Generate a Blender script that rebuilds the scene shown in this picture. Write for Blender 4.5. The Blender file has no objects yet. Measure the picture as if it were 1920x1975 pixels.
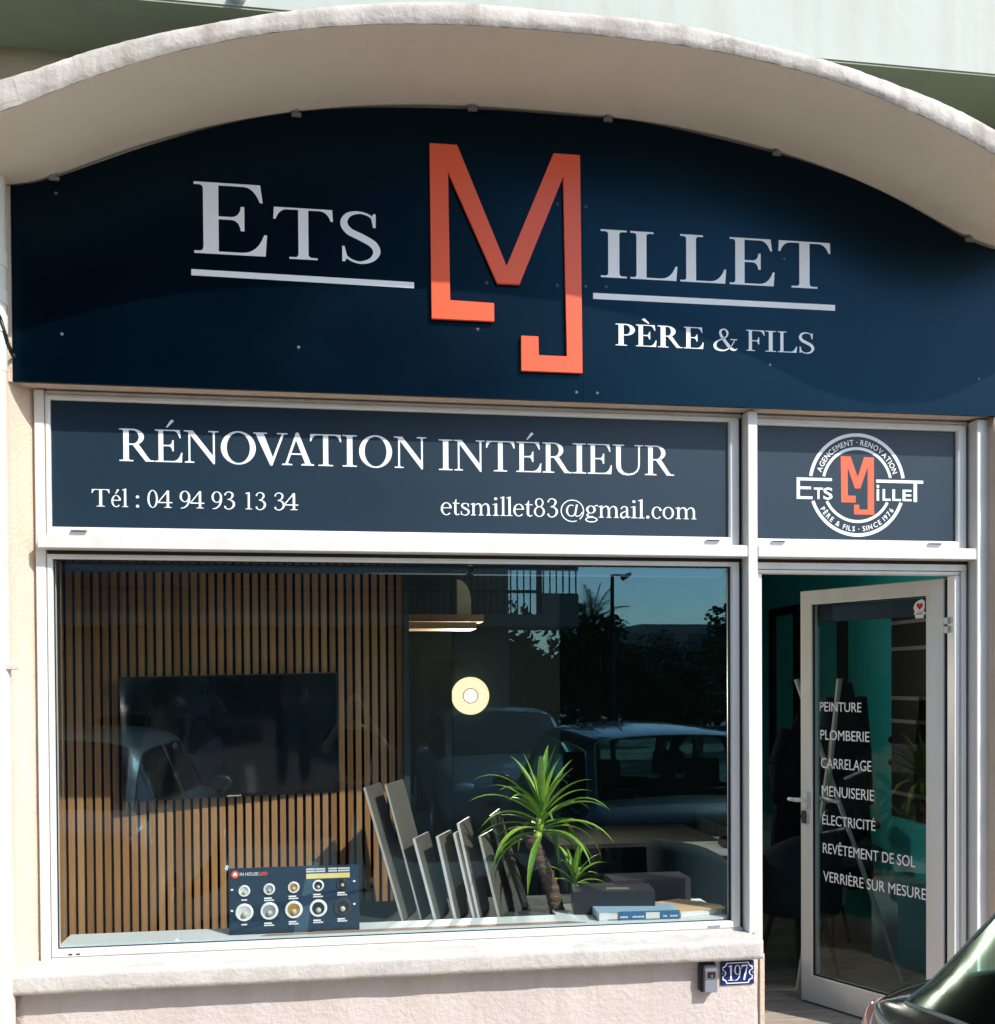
import bpy, bmesh, math, random
from mathutils import Vector, Matrix, noise
from mathutils.geometry import tessellate_polygon
R = math.radians
PI = math.pi
random.seed(7)
scene = bpy.context.scene
C = scene.collection

# ------------------------------------------------------------------ camera
cam_data = bpy.data.cameras.new("camera")
cam = bpy.data.objects.new("camera", cam_data)
C.objects.link(cam)
_r = Vector((0.989297, -0.145788, -0.006133)); _f = Vector((0.145694, 0.989234, -0.013742)); _u = Vector((0.008070, 0.012702, 0.999887))
m = Matrix((( _r.x, _u.x, -_f.x, 1.1824), (_r.y, _u.y, -_f.y, -4.13), (_r.z, _u.z, -_f.z, 1.72), (0, 0, 0, 1)))
cam.matrix_world = m
cam_data.sensor_fit = 'HORIZONTAL'
cam_data.sensor_width = 36.0
cam_data.lens = 36.0 * 1924.98 / 1920
cam_data.shift_y = (1340.08 - 987.5) / 1920
cam_data.clip_start = 0.05
cam_data.clip_end = 600
scene.camera = cam

# ------------------------------------------------------------------ light
SUN = Vector((0.95, -1.0, 1.335)).normalized()
elev = math.asin(SUN.z)
world = bpy.data.worlds.new("World"); scene.world = world; world.use_nodes = True
nt = world.node_tree
bg = nt.nodes['Background']
sky = nt.nodes.new('ShaderNodeTexSky'); sky.sky_type = 'NISHITA'; sky.sun_disc = False
sky.sun_elevation = elev; sky.sun_rotation = math.atan2(SUN.x, SUN.y)
sky.air_density = 1.0; sky.dust_density = 0.8; sky.ozone_density = 2.4
nt.links.new(sky.outputs[0], bg.inputs[0]); bg.inputs[1].default_value = 0.15
sl = bpy.data.lights.new("sun", 'SUN'); sl.energy = 2.6; sl.angle = R(0.53); sl.color = (1.0, 0.955, 0.89)
so = bpy.data.objects.new("sun", sl); C.objects.link(so)
so.rotation_euler = (-SUN).to_track_quat('-Z', 'Y').to_euler(); so.location = SUN * 40
scene.view_settings.view_transform = 'Standard'; scene.view_settings.look = 'None'
scene.view_settings.exposure = 1.20; scene.view_settings.gamma = 1.0
scene.view_settings.use_curve_mapping = False

# ------------------------------------------------------------------ materials
def mat(name, col, rough=0.6, spec=0.5, metal=0.0, var=0.0, vscale=6.0, bump=0.0, bscale=60.0, col2=None, coat=0.0, bdist=0.01, stretch=None, streak=0.0):
    mt = bpy.data.materials.new(name); mt.use_nodes = True
    n = mt.node_tree.nodes; l = mt.node_tree.links
    b = n['Principled BSDF']
    b.inputs['Roughness'].default_value = rough
    b.inputs['Specular IOR Level'].default_value = spec
    b.inputs['Metallic'].default_value = metal
    b.inputs['Coat Weight'].default_value = coat
    b.inputs['Coat Roughness'].default_value = 0.05
    b.inputs['Base Color'].default_value = (*col, 1)
    tc = n.new('ShaderNodeTexCoord')
    src = tc.outputs['Object']
    if stretch:
        mp = n.new('ShaderNodeMapping'); mp.inputs['Scale'].default_value = stretch
        l.new(src, mp.inputs[0]); src = mp.outputs[0]
    if var > 0 or col2:
        ns = n.new('ShaderNodeTexNoise'); ns.inputs['Scale'].default_value = vscale; ns.inputs['Detail'].default_value = 6; ns.inputs['Roughness'].default_value = 0.65
        l.new(src, ns.inputs['Vector'])
        rp = n.new('ShaderNodeValToRGB'); rp.color_ramp.elements[0].position = 0.32; rp.color_ramp.elements[1].position = 0.68
        c2 = col2 if col2 else tuple(max(0, c * (1 - var)) for c in col)
        rp.color_ramp.elements[0].color = (*c2, 1); rp.color_ramp.elements[1].color = (*col, 1)
        l.new(ns.outputs['Fac'], rp.inputs[0]); out = rp.outputs[0]
        if streak > 0:
            mp2 = n.new('ShaderNodeMapping'); mp2.inputs['Scale'].default_value = (9, 9, 0.5); l.new(tc.outputs['Object'], mp2.inputs[0])
            n2 = n.new('ShaderNodeTexNoise'); n2.inputs['Scale'].default_value = 1.6; n2.inputs['Detail'].default_value = 5; l.new(mp2.outputs[0], n2.inputs['Vector'])
            r2 = n.new('ShaderNodeValToRGB'); r2.color_ramp.elements[0].position = 0.3; r2.color_ramp.elements[1].position = 0.55
            k = 1 - streak; r2.color_ramp.elements[0].color = (k, k * 0.97, k * 0.92, 1); r2.color_ramp.elements[1].color = (1, 1, 1, 1)
            l.new(n2.outputs['Fac'], r2.inputs[0])
            mx = n.new('ShaderNodeMix'); mx.data_type = 'RGBA'; mx.blend_type = 'MULTIPLY'; mx.inputs[0].default_value = 1
            l.new(out, mx.inputs[6]); l.new(r2.outputs[0], mx.inputs[7]); out = mx.outputs[2]
        l.new(out, b.inputs['Base Color'])
    if bump > 0:
        nb = n.new('ShaderNodeTexNoise'); nb.inputs['Scale'].default_value = bscale; nb.inputs['Detail'].default_value = 8; nb.inputs['Roughness'].default_value = 0.6
        l.new(src, nb.inputs['Vector'])
        bp = n.new('ShaderNodeBump'); bp.inputs['Strength'].default_value = bump; bp.inputs['Distance'].default_value = bdist
        l.new(nb.outputs['Fac'], bp.inputs['Height']); l.new(bp.outputs[0], b.inputs['Normal'])
    return mt

def glass_mat(name, tint, ior=1.5, refl=(1.0, 1.0, 1.0), rough=0.0):
    mt = bpy.data.materials.new(name); mt.use_nodes = True
    n = mt.node_tree.nodes; l = mt.node_tree.links
    n.clear()
    o = n.new('ShaderNodeOutputMaterial'); mx = n.new('ShaderNodeMixShader')
    tr = n.new('ShaderNodeBsdfTransparent'); tr.inputs[0].default_value = (*tint, 1)
    gl = n.new('ShaderNodeBsdfGlossy'); gl.inputs['Roughness'].default_value = rough; gl.inputs[0].default_value = (*refl, 1)
    fr = n.new('ShaderNodeFresnel'); fr.inputs[0].default_value = ior
    ge = n.new('ShaderNodeNewGeometry'); m1 = n.new('ShaderNodeMath'); m1.operation = 'MULTIPLY_ADD'   # same reflectance on both faces of a thin pane
    m1.inputs[1].default_value = 1 / ior - ior; m1.inputs[2].default_value = ior
    l.new(ge.outputs['Backfacing'], m1.inputs[0]); l.new(m1.outputs[0], fr.inputs[0])
    l.new(fr.outputs[0], mx.inputs[0]); l.new(tr.outputs[0], mx.inputs[1]); l.new(gl.outputs[0], mx.inputs[2]); l.new(mx.outputs[0], o.inputs[0])
    return mt

def emit_mat(name, col, s):
    mt = bpy.data.materials.new(name); mt.use_nodes = True
    b = mt.node_tree.nodes['Principled BSDF']; b.inputs['Base Color'].default_value = (0.03, 0.03, 0.03, 1)
    b.inputs['Emission Color'].default_value = (*col, 1); b.inputs['Emission Strength'].default_value = s
    return mt

M = {}
M['plaster'] = mat('pink_plaster', (0.67, 0.535, 0.42), 0.9, 0.2, var=0.14, vscale=2.2, bump=0.55, bscale=70, streak=0.07)
M['plaster_low'] = mat('grey_pink_plaster', (0.60, 0.535, 0.50), 0.9, 0.2, var=0.12, vscale=3, bump=0.6, bscale=45, streak=0.06)
M['sill'] = mat('sill_plaster', (0.58, 0.54, 0.495), 0.9, 0.2, var=0.22, vscale=9, bump=0.45, bscale=38, bdist=0.012)
M['soffit'] = mat('soffit_paint', (0.78, 0.69, 0.55), 0.9, 0.2, var=0.10, vscale=1.6, bump=0.25, bscale=90)
def cracks(key, scale, amt, th=0.012):
    n = M[key].node_tree.nodes; l = M[key].node_tree.links; b = n['Principled BSDF']; src = b.inputs['Base Color'].links[0].from_socket
    tc = n.new('ShaderNodeTexCoord'); wn = n.new('ShaderNodeTexNoise'); wn.inputs['Scale'].default_value = 3; l.new(tc.outputs['Object'], wn.inputs['Vector'])
    ad = n.new('ShaderNodeMix'); ad.data_type = 'RGBA'; ad.inputs[0].default_value = 0.12; l.new(tc.outputs['Object'], ad.inputs[6]); l.new(wn.outputs['Color'], ad.inputs[7])
    v = n.new('ShaderNodeTexVoronoi'); v.feature = 'DISTANCE_TO_EDGE'; v.inputs['Scale'].default_value = scale; l.new(ad.outputs[2], v.inputs['Vector'])
    r = n.new('ShaderNodeValToRGB'); r.color_ramp.elements[0].position = 0.0; r.color_ramp.elements[1].position = th; k = 1 - amt
    r.color_ramp.elements[0].color = (k, k, k, 1); r.color_ramp.elements[1].color = (1, 1, 1, 1); l.new(v.outputs['Distance'], r.inputs[0])
    mk = n.new('ShaderNodeTexNoise'); mk.inputs['Scale'].default_value = 1.3; l.new(tc.outputs['Object'], mk.inputs['Vector'])
    mr = n.new('ShaderNodeMapRange'); mr.inputs['From Min'].default_value = 0.50; mr.inputs['From Max'].default_value = 0.62; l.new(mk.outputs['Fac'], mr.inputs['Value'])
    mx = n.new('ShaderNodeMix'); mx.data_type = 'RGBA'; mx.blend_type = 'MULTIPLY'; l.new(mr.outputs[0], mx.inputs[0]); l.new(src, mx.inputs[6]); l.new(r.outputs[0], mx.inputs[7]); l.new(mx.outputs[2], b.inputs['Base Color'])
M['band'] = mat('arch_band_plaster', (0.62, 0.575, 0.52), 0.95, 0.1, col2=(0.42, 0.385, 0.34), vscale=6, bump=0.5, bscale=24, bdist=0.012, streak=0.3)
cracks('band', 5.0, 0.30, 0.010); cracks('sill', 4.5, 0.18, 0.008)
M['canopy_top'] = mat('mossy_concrete', (0.25, 0.27, 0.22), 0.95, 0.1, col2=(0.09, 0.15, 0.12), vscale=12, bump=0.8, bscale=40)
M['parapet'] = mat('pale_mint_render', (0.50, 0.535, 0.485), 0.85, 0.2, var=0.05, vscale=2, bump=0.15, bscale=18, streak=0.05)
M['balc_under'] = mat('green_balcony_soffit', (0.37, 0.385, 0.28), 0.9, 0.2, var=0.12, vscale=3, bump=0.3, bscale=30)
M['upper_wall'] = mat('upper_beige_wall', (0.50, 0.43, 0.33), 0.9, 0.2, var=0.1, vscale=4, bump=0.4)
M['frame'] = mat('white_aluminium', (0.70, 0.685, 0.645), 0.38, 0.5, var=0.06, vscale=5, streak=0.05)
M['frame_dirty'] = mat('aged_white_aluminium', (0.70, 0.69, 0.65), 0.45, 0.4, var=0.10, vscale=7, streak=0.10)
M['gasket'] = mat('black_rubber', (0.012, 0.011, 0.012), 0.6, 0.4)
M['groove'] = mat('brown_joint', (0.07, 0.04, 0.03), 0.9, 0.1)
M['sign'] = mat('navy_sign_panel', (0.00005, 0.0016, 0.0048), 0.27, 0.30, var=0.10, vscale=1.2, bump=0.02, bscale=3)
_n = M['sign'].node_tree.nodes; _l = M['sign'].node_tree.links            # dust and wiping marks change only the gloss
_t = _n.new('ShaderNodeTexNoise'); _t.inputs['Scale'].default_value = 2.2; _t.inputs['Detail'].default_value = 7; _c = _n.new('ShaderNodeTexCoord'); _l.new(_c.outputs['Object'], _t.inputs['Vector'])
_m = _n.new('ShaderNodeMapRange'); _m.inputs['To Min'].default_value = 0.20; _m.inputs['To Max'].default_value = 0.42; _l.new(_t.outputs['Fac'], _m.inputs['Value']); _l.new(_m.outputs[0], _n['Principled BSDF'].inputs['Roughness'])
M['sign'].node_tree.nodes['Principled BSDF'].inputs['Specular Tint'].default_value = (0.18, 0.62, 1.0, 1)
M['transom'] = mat('slate_blue_panel', (0.010, 0.028, 0.047), 0.42, 0.35, var=0.12, vscale=1.5)
M['white_vinyl'] = mat('white_vinyl', (0.86, 0.87, 0.86), 0.4, 0.3)
M['door_vinyl'] = mat('door_vinyl', (0.85, 0.85, 0.85), 0.5, 0.3)
M['orange'] = mat('orange_acrylic', (0.84, 0.115, 0.045), 0.32, 0.4)
M['orange_vinyl'] = mat('orange_vinyl', (0.80, 0.13, 0.06), 0.45, 0.3)
M['metal'] = mat('dull_metal', (0.30, 0.30, 0.28), 0.45, 0.5, metal=0.6)
M['screw_dark'] = mat('dark_screw', (0.02, 0.03, 0.05), 0.4)
M['screw_grey'] = mat('grey_screw', (0.07, 0.09, 0.11), 0.5)
M['glass'] = glass_mat('window_glass', (0.96, 0.975, 0.965), 1.58, (0.42, 0.80, 1.0))
M['door_glass'] = glass_mat('door_glass', (0.97, 0.985, 0.98), 1.36)
M['slate_box'] = mat('slate_blind_box', (0.045, 0.07, 0.10), 0.9, 0.1)
M['teal'] = mat('teal_wall', (0.028, 0.47, 0.49), 0.7, 0.3, var=0.05)
M['pale_teal'] = mat('pale_teal_paint', (0.25, 0.45, 0.46), 0.7)
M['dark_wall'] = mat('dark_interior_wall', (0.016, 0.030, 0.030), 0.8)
M['ceiling'] = mat('interior_ceiling', (0.6, 0.62, 0.6), 0.9)
M['plank'] = mat('grey_oak_floor', (0.40, 0.34, 0.28), 0.5, 0.4, col2=(0.20, 0.165, 0.13), vscale=3, stretch=(1, 9, 1), bump=0.1)
M['plank2'] = mat('grey_oak_floor_light', (0.46, 0.40, 0.33), 0.5, 0.4, col2=(0.25, 0.205, 0.165), vscale=3, stretch=(1, 9, 1), bump=0.1)
M['threshold'] = mat('beige_threshold', (0.50, 0.42, 0.33), 0.8, var=0.15, bump=0.2)
for i, c in enumerate([(0.40, 0.205, 0.080), (0.46, 0.245, 0.10), (0.33, 0.165, 0.062), (0.50, 0.285, 0.125)]):
    M['oak%d' % i] = mat('oak_slat_%s' % 'abcd'[i], c, 0.55, 0.3, col2=tuple(k * 0.66 for k in c), vscale=5, stretch=(10, 10, 0.7), bump=0.08, bscale=80)
M['felt'] = mat('black_felt', (0.008, 0.008, 0.008), 1.0, 0.0)
M['tv'] = mat('tv_screen', (0.003, 0.004, 0.005), 0.04, 0.5)
M['tvframe'] = mat('tv_frame', (0.012, 0.012, 0.013), 0.35)
M['shelf'] = mat('oak_shelf', (0.42, 0.25, 0.11), 0.5, 0.3, col2=(0.30, 0.17, 0.07), vscale=4, stretch=(1, 8, 8))
M['cream'] = mat('cream_board', (0.55, 0.52, 0.36), 0.6, var=0.15)
M['lampshade'] = emit_mat('warm_lamp_shade', (0.95, 0.76, 0.46), 0.62)
M['lampcore'] = emit_mat('warm_lamp_core', (1.0, 0.90, 0.74), 0.75)
M['black'] = mat('black_paint', (0.010, 0.010, 0.012), 0.5)
M['cloth'] = mat('black_cloth', (0.008, 0.010, 0.014), 0.95, 0.1)
M['chair'] = mat('dark_teal_velvet', (0.006, 0.015, 0.020), 0.9, 0.2)
M['white_wood'] = mat('white_wood', (0.62, 0.62, 0.58), 0.5)
M['pale_pole'] = mat('pale_grey_pole', (0.34, 0.36, 0.34), 0.6)
M['ledge'] = mat('white_ledge', (0.62, 0.68, 0.68), 0.45, var=0.06)
M['ledge_shade'] = mat('brown_ledge_shade', (0.30, 0.20, 0.15), 0.7, var=0.1)
M['tileA'] = mat('tile_greige', (0.60, 0.57, 0.50), 0.5, var=0.15, vscale=12)
M['tileB'] = mat('tile_dark', (0.12, 0.12, 0.105), 0.5, var=0.2, vscale=8)
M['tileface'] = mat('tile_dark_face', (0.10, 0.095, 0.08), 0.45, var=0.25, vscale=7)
M['tileC'] = mat('tile_white', (0.78, 0.78, 0.74), 0.4, var=0.1, vscale=8)
M['leaf'] = mat('yucca_leaf', (0.17, 0.33, 0.03), 0.42, 0.4, col2=(0.09, 0.20, 0.02), vscale=4, stretch=(20, 20, 1))
M['leaf2'] = mat('yucca_leaf_pale', (0.30, 0.46, 0.06), 0.42, 0.4, col2=(0.17, 0.32, 0.035), vscale=4, stretch=(20, 20, 1))
M['bark'] = mat('yucca_bark', (0.21, 0.145, 0.10), 0.95, 0.1, col2=(0.10, 0.07, 0.05), vscale=14, bump=0.9, bscale=40, stretch=(1, 1, 5), bdist=0.02)
M['pot'] = mat('white_pot', (0.6, 0.6, 0.58), 0.4)
M['blackbox'] = mat('black_card_box', (0.022, 0.024, 0.032), 0.5, var=0.1)
M['blue_cover'] = mat('blue_catalogue', (0.045, 0.14, 0.27), 0.4)
M['pale_blue'] = mat('pale_blue_cover', (0.30, 0.44, 0.56), 0.4)
M['paper'] = mat('paper', (0.7, 0.69, 0.65), 0.8, var=0.1, vscale=60, stretch=(1, 1, 20))
M['kraft'] = mat('kraft_folder', (0.55, 0.38, 0.22), 0.8, var=0.1)
M['ledboard'] = mat('navy_display_board', (0.012, 0.030, 0.058), 0.4)
M['yellow'] = mat('yellow_strip', (0.72, 0.60, 0.22), 0.6)
M['ringwhite'] = mat('white_ring', (0.82, 0.82, 0.80), 0.35)
M['cupgrey'] = mat('grey_reflector', (0.40, 0.42, 0.43), 0.3, metal=0.4)
M['cupwhite'] = mat('white_reflector', (0.60, 0.62, 0.60), 0.4)
M['cupgold'] = mat('gold_reflector', (0.62, 0.34, 0.07), 0.3, metal=0.5)
M['bulb'] = mat('bulb_glass', (0.45, 0.43, 0.36), 0.2, coat=0.5)
M['red'] = mat('red_print', (0.55, 0.01, 0.02), 0.5)
M['plate_blue'] = mat('enamel_blue', (0.012, 0.03, 0.15), 0.22, coat=0.4)
M['enamel_white'] = mat('enamel_white', (0.80, 0.82, 0.83), 0.25)
M['boxgrey'] = mat('grey_keybox', (0.27, 0.29, 0.34), 0.45, metal=0.3)
M['boxdark'] = mat('dark_rubber_case', (0.03, 0.028, 0.035), 0.6)
M['pipe'] = mat('drainpipe_paint', (0.66, 0.67, 0.61), 0.6, var=0.15, vscale=6, streak=0.15)
M['pipe_pink'] = mat('drainpipe_pink_paint', (0.66, 0.56, 0.48), 0.7, var=0.1, vscale=6)
M['asphalt'] = mat('asphalt', (0.24, 0.23, 0.215), 0.9, 0.2, var=0.2, vscale=2, bump=0.5, bscale=120)
M['paving'] = mat('pavement_concrete', (0.50, 0.44, 0.37), 0.9, 0.2, var=0.15, vscale=3, bump=0.4)
M['paint_line'] = mat('road_paint', (0.7, 0.7, 0.68), 0.7)
M['far_wall'] = mat('far_block_render', (0.30, 0.27, 0.24), 0.9, var=0.1)
M['far_window'] = mat('far_window_glass', (0.03, 0.04, 0.05), 0.15)
M['opp_wall'] = mat('opposite_render', (0.20, 0.20, 0.18), 0.9)
M['trunk'] = mat('tree_bark', (0.10, 0.07, 0.05), 0.95, bump=0.6)
M['crown'] = mat('tree_leaf', (0.045, 0.085, 0.03), 0.7, col2=(0.025, 0.055, 0.02), vscale=3)
M['palm_leaf'] = mat('palm_leaf', (0.05, 0.10, 0.03), 0.6)
M['carglass'] = glass_mat('car_glass', (0.72, 0.94, 0.84), 1.40, (0.45, 0.56, 0.48), 0.20)
M['carglass_dark'] = mat('dark_car_glass', (0.006, 0.012, 0.012), 0.03, 0.6)
M['car_dark'] = mat('dark_green_car_paint', (0.010, 0.020, 0.020), 0.25, 0.5, metal=0.2, coat=1.0)
M['car_white'] = mat('white_car_paint', (0.26, 0.26, 0.25), 0.3, 0.5, coat=1.0)
M['car_slate'] = mat('slate_car_paint', (0.17, 0.20, 0.21), 0.3, 0.5, coat=1.0)
M['tyre'] = mat('tyre_rubber', (0.012, 0.012, 0.012), 0.8)
M['rim'] = mat('alloy_rim', (0.45, 0.45, 0.46), 0.3, metal=0.9)
M['taillight'] = mat('red_lens', (0.52, 0.20, 0.16), 0.15, coat=1.0)
M['headlight'] = mat('clear_lens', (0.55, 0.57, 0.58), 0.1, coat=1.0)
M['seat'] = mat('car_seat_cloth', (0.02, 0.022, 0.024), 0.95)
M['trim'] = mat('edge_highlight', (0.17, 0.22, 0.19), 0.55, 0.3)  # pale tone that paints highlights onto the near car's edges
M['skin'] = mat('skin', (0.42, 0.25, 0.17), 0.6)
M['maroon'] = mat('maroon_tshirt', (0.09, 0.015, 0.02), 0.9)
M['jeans'] = mat('dark_jeans', (0.03, 0.04, 0.07), 0.9)
M['hair'] = mat('dark_hair', (0.02, 0.012, 0.008), 0.7)

for k in ('car_dark', 'car_white', 'car_slate'):      # bodywork is lined with dull dark trim on its inner side
    n = M[k].node_tree.nodes; l = M[k].node_tree.links; b = n['Principled BSDF']; o_ = n['Material Output']
    d_ = n.new('ShaderNodeBsdfDiffuse'); d_.inputs[0].default_value = (0.02, 0.022, 0.022, 1); g_ = n.new('ShaderNodeNewGeometry'); x_ = n.new('ShaderNodeMixShader')
    l.new(g_.outputs['Backfacing'], x_.inputs[0]); l.new(b.outputs[0], x_.inputs[1]); l.new(d_.outputs[0], x_.inputs[2]); l.new(x_.outputs[0], o_.inputs[0])

# ------------------------------------------------------------------ helpers
def link(name, me, mt, parent=None):
    o = bpy.data.objects.new(name, me); C.objects.link(o)
    if mt is not None and not me.materials:
        for q in (mt if isinstance(mt, (list, tuple)) else [mt]):
            me.materials.append(q)
    if parent is not None: o.parent = parent
    return o

def empty(name, label, cat, loc=(0, 0, 0), rot=(0, 0, 0), group=None, parent=None):
    o = bpy.data.objects.new(name, None); C.objects.link(o); o.empty_display_size = 0.1
    o.location = loc; o.rotation_euler = rot
    if label: o['label'] = label
    if cat: o['category'] = cat
    if group: o['group'] = group
    if parent is not None: o.parent = parent
    return o

def tag(o, label=None, cat=None, group=None, kind=None):
    if label: o['label'] = label
    if cat: o['category'] = cat
    if group: o['group'] = group
    if kind: o['kind'] = kind
    return o

class MB:
    """collects shapes of one part"""
    def __init__(s): s.v = []; s.f = []; s.mi = []; s.cur = 0
    def face(s, idx): s.f.append(idx); s.mi.append(s.cur)
    def box(s, x0, x1, y0, y1, z0, z1):
        b = len(s.v)
        s.v += [(x, y, z) for z in (z0, z1) for y in (y0, y1) for x in (x0, x1)]
        for q in ((0, 2, 3, 1), (4, 5, 7, 6), (0, 1, 5, 4), (2, 6, 7, 3), (0, 4, 6, 2), (1, 3, 7, 5)):
            s.face([b + i for i in q])
        return s
    def prism(s, poly, d0, d1, axis='y', hole=None):
        """poly of (a,b); extruded along axis from d0 to d1. axis y: (x,z); axis z: (x,y); axis x: (y,z)"""
        if axis == 'y': P = lambda a, b, d: (a, d, b)
        elif axis == 'z': P = lambda a, b, d: (a, b, d)
        else: P = lambda a, b, d: (d, a, b)
        n = len(poly); b = len(s.v)
        s.v += [P(a, c, d0) for a, c in poly] + [P(a, c, d1) for a, c in poly]
        tris = tessellate_polygon([[Vector((a, c, 0)) for a, c in poly]])
        for t in tris:
            s.face([b + i for i in t]); s.face([b + n + i for i in reversed(t)])
        for i in range(n):
            j = (i + 1) % n; s.face([b + i, b + j, b + n + j, b + n + i])
        return s
    def tube(s, p0, p1, r0, r1=None, n=10):
        r1 = r0 if r1 is None else r1
        p0 = Vector(p0); p1 = Vector(p1); d = (p1 - p0).normalized()
        a = d.orthogonal().normalized(); c = d.cross(a); b = len(s.v)
        for p, r in ((p0, r0), (p1, r1)):
            for i in range(n):
                t = 2 * PI * i / n; s.v.append(tuple(p + a * r * math.cos(t) + c * r * math.sin(t)))
        for i in range(n):
            j = (i + 1) % n; s.face([b + i, b + j, b + n + j, b + n + i])
        s.face([b + i for i in reversed(range(n))]); s.face([b + n + i for i in range(n)])
        return s
    def path(s, pts, rs, n=8):
        for i in range(len(pts) - 1): s.tube(pts[i], pts[i + 1], rs[i] if isinstance(rs, list) else rs, rs[i + 1] if isinstance(rs, list) else rs, n)
        return s
    def lathe(s, prof, n=24, M4=None):
        """prof of (r, z) around z"""
        b = len(s.v); k = len(prof)
        for i in range(n):
            t = 2 * PI * i / n
            for r, z in prof:
                p = Vector((r * math.cos(t), r * math.sin(t), z))
                if M4 is not None: p = M4 @ p
                s.v.append(tuple(p))
        for i in range(n):
            j = (i + 1) % n
            for q in range(k - 1): s.face([b + i * k + q, b + j * k + q, b + j * k + q + 1, b + i * k + q + 1])
        return s
    def sphere(s, c, r, n=12, sc=(1, 1, 1)):
        prof = [(r * math.sin(PI * i / n) + 1e-5, -r * math.cos(PI * i / n)) for i in range(n + 1)]
        s.lathe(prof, n, Matrix.Translation(c) @ Matrix.Diagonal((*sc, 1)))
        return s
    def mesh(s, name, smooth=False, bevel=0.0, fix=True):
        me = bpy.data.meshes.new(name); me.from_pydata(s.v, [], s.f)
        for i, p in enumerate(me.polygons): p.material_index = s.mi[i]
        if fix or bevel:
            bm = bmesh.new(); bm.from_mesh(me)
            if fix: bmesh.ops.recalc_face_normals(bm, faces=bm.faces)
            if bevel:
                bmesh.ops.bevel(bm, geom=[e for e in bm.edges if len(e.link_faces) == 2 and e.calc_face_angle(0) > 0.5], offset=bevel, segments=2, affect='EDGES', clamp_overlap=True)
            bm.to_mesh(me); bm.free()
        if smooth:
            for p in me.polygons: p.use_smooth = True
        me.update(); return me
    def build(s, name, mt, parent=None, smooth=False, bevel=0.0):
        return link(name, s.mesh(name, smooth, bevel), mt, parent)

def smooth_tube(pts, rs, closed=False, n=8):
    mb = MB(); P = [Vector(p) for p in pts]; N = len(P); up0 = None
    for i in range(N):
        if closed: d = P[(i + 1) % N] - P[i - 1]
        else: d = P[min(i + 1, N - 1)] - P[max(i - 1, 0)]
        d.normalize()
        up0 = d.orthogonal() if up0 is None else (up0 - d * up0.dot(d)); up0.normalize(); c = d.cross(up0)
        r = rs[i] if isinstance(rs, list) else rs
        for k in range(n): a = 2 * PI * k / n; mb.v.append(tuple(P[i] + up0 * r * math.cos(a) + c * r * math.sin(a)))
    for i in range(N if closed else N - 1):
        j = (i + 1) % N
        for k in range(n): q = (k + 1) % n; mb.face([i * n + k, i * n + q, j * n + q, j * n + k])
    return mb

def box(name, mt, x0, x1, y0, y1, z0, z1, parent=None, bevel=0.0):
    return MB().box(x0, x1, y0, y1, z0, z1).build(name, mt, parent, bevel=bevel)

def rough_box(name, mt, x0, x1, y0, y1, z0, z1, parent=None, step=0.03, amp=0.004, edge=0.006, freq=9.0):
    """a plastered block with uneven faces and chipped edges"""
    bm = bmesh.new()
    nx = max(1, int((x1 - x0) / step)); ny = max(1, int((y1 - y0) / step)); nz = max(1, int((z1 - z0) / step))
    nx, ny, nz = min(nx, 160), min(ny, 24), min(nz, 80)
    me = MB()
    def grid(f, a, b):
        base = len(me.v)
        for i in range(a + 1):
            for j in range(b + 1): me.v.append(f(i / a, j / b))
        for i in range(a):
            for j in range(b): me.face([base + i * (b + 1) + j, base + (i + 1) * (b + 1) + j, base + (i + 1) * (b + 1) + j + 1, base + i * (b + 1) + j + 1])
    L = lambda a, b, t: a + (b - a) * t
    grid(lambda s, t: (L(x0, x1, s), y0, L(z0, z1, t)), nx, nz); grid(lambda s, t: (L(x0, x1, s), y1, L(z0, z1, t)), nx, nz)
    grid(lambda s, t: (L(x0, x1, s), L(y0, y1, t), z0), nx, ny); grid(lambda s, t: (L(x0, x1, s), L(y0, y1, t), z1), nx, ny)
    grid(lambda s, t: (x0, L(y0, y1, s), L(z0, z1, t)), ny, nz); grid(lambda s, t: (x1, L(y0, y1, s), L(z0, z1, t)), ny, nz)
    m_ = me.mesh(name, fix=False); bm.from_mesh(m_); bmesh.ops.remove_doubles(bm, verts=bm.verts, dist=1e-5)
    bmesh.ops.recalc_face_normals(bm, faces=bm.faces)
    cx, cy, cz = (x0 + x1) / 2, (y0 + y1) / 2, (z0 + z1) / 2
    for v in bm.verts:
        p = v.co.copy(); nvec = noise.noise_vector(p * freq) * amp + noise.noise_vector(p * freq * 3.1) * amp * 0.5
        on = sum((abs(p.x - x0) < 1e-4 or abs(p.x - x1) < 1e-4, abs(p.y - y0) < 1e-4 or abs(p.y - y1) < 1e-4, abs(p.z - z0) < 1e-4 or abs(p.z - z1) < 1e-4))
        v.co = p + nvec
        if on >= 2:
            k = edge * (0.6 + 0.9 * max(0, noise.noise(p * 7)))
            if abs(p.z - z0) < 1e-4 or abs(p.z - z1) < 1e-4: v.co.z += k * (1 if p.z < cz else -1)
            if abs(p.y - y0) < 1e-4: v.co.y += k
    bm.to_mesh(m_); bm.free()
    for p in m_.polygons: p.use_smooth = True
    return link(name, m_, mt, parent)

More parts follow.
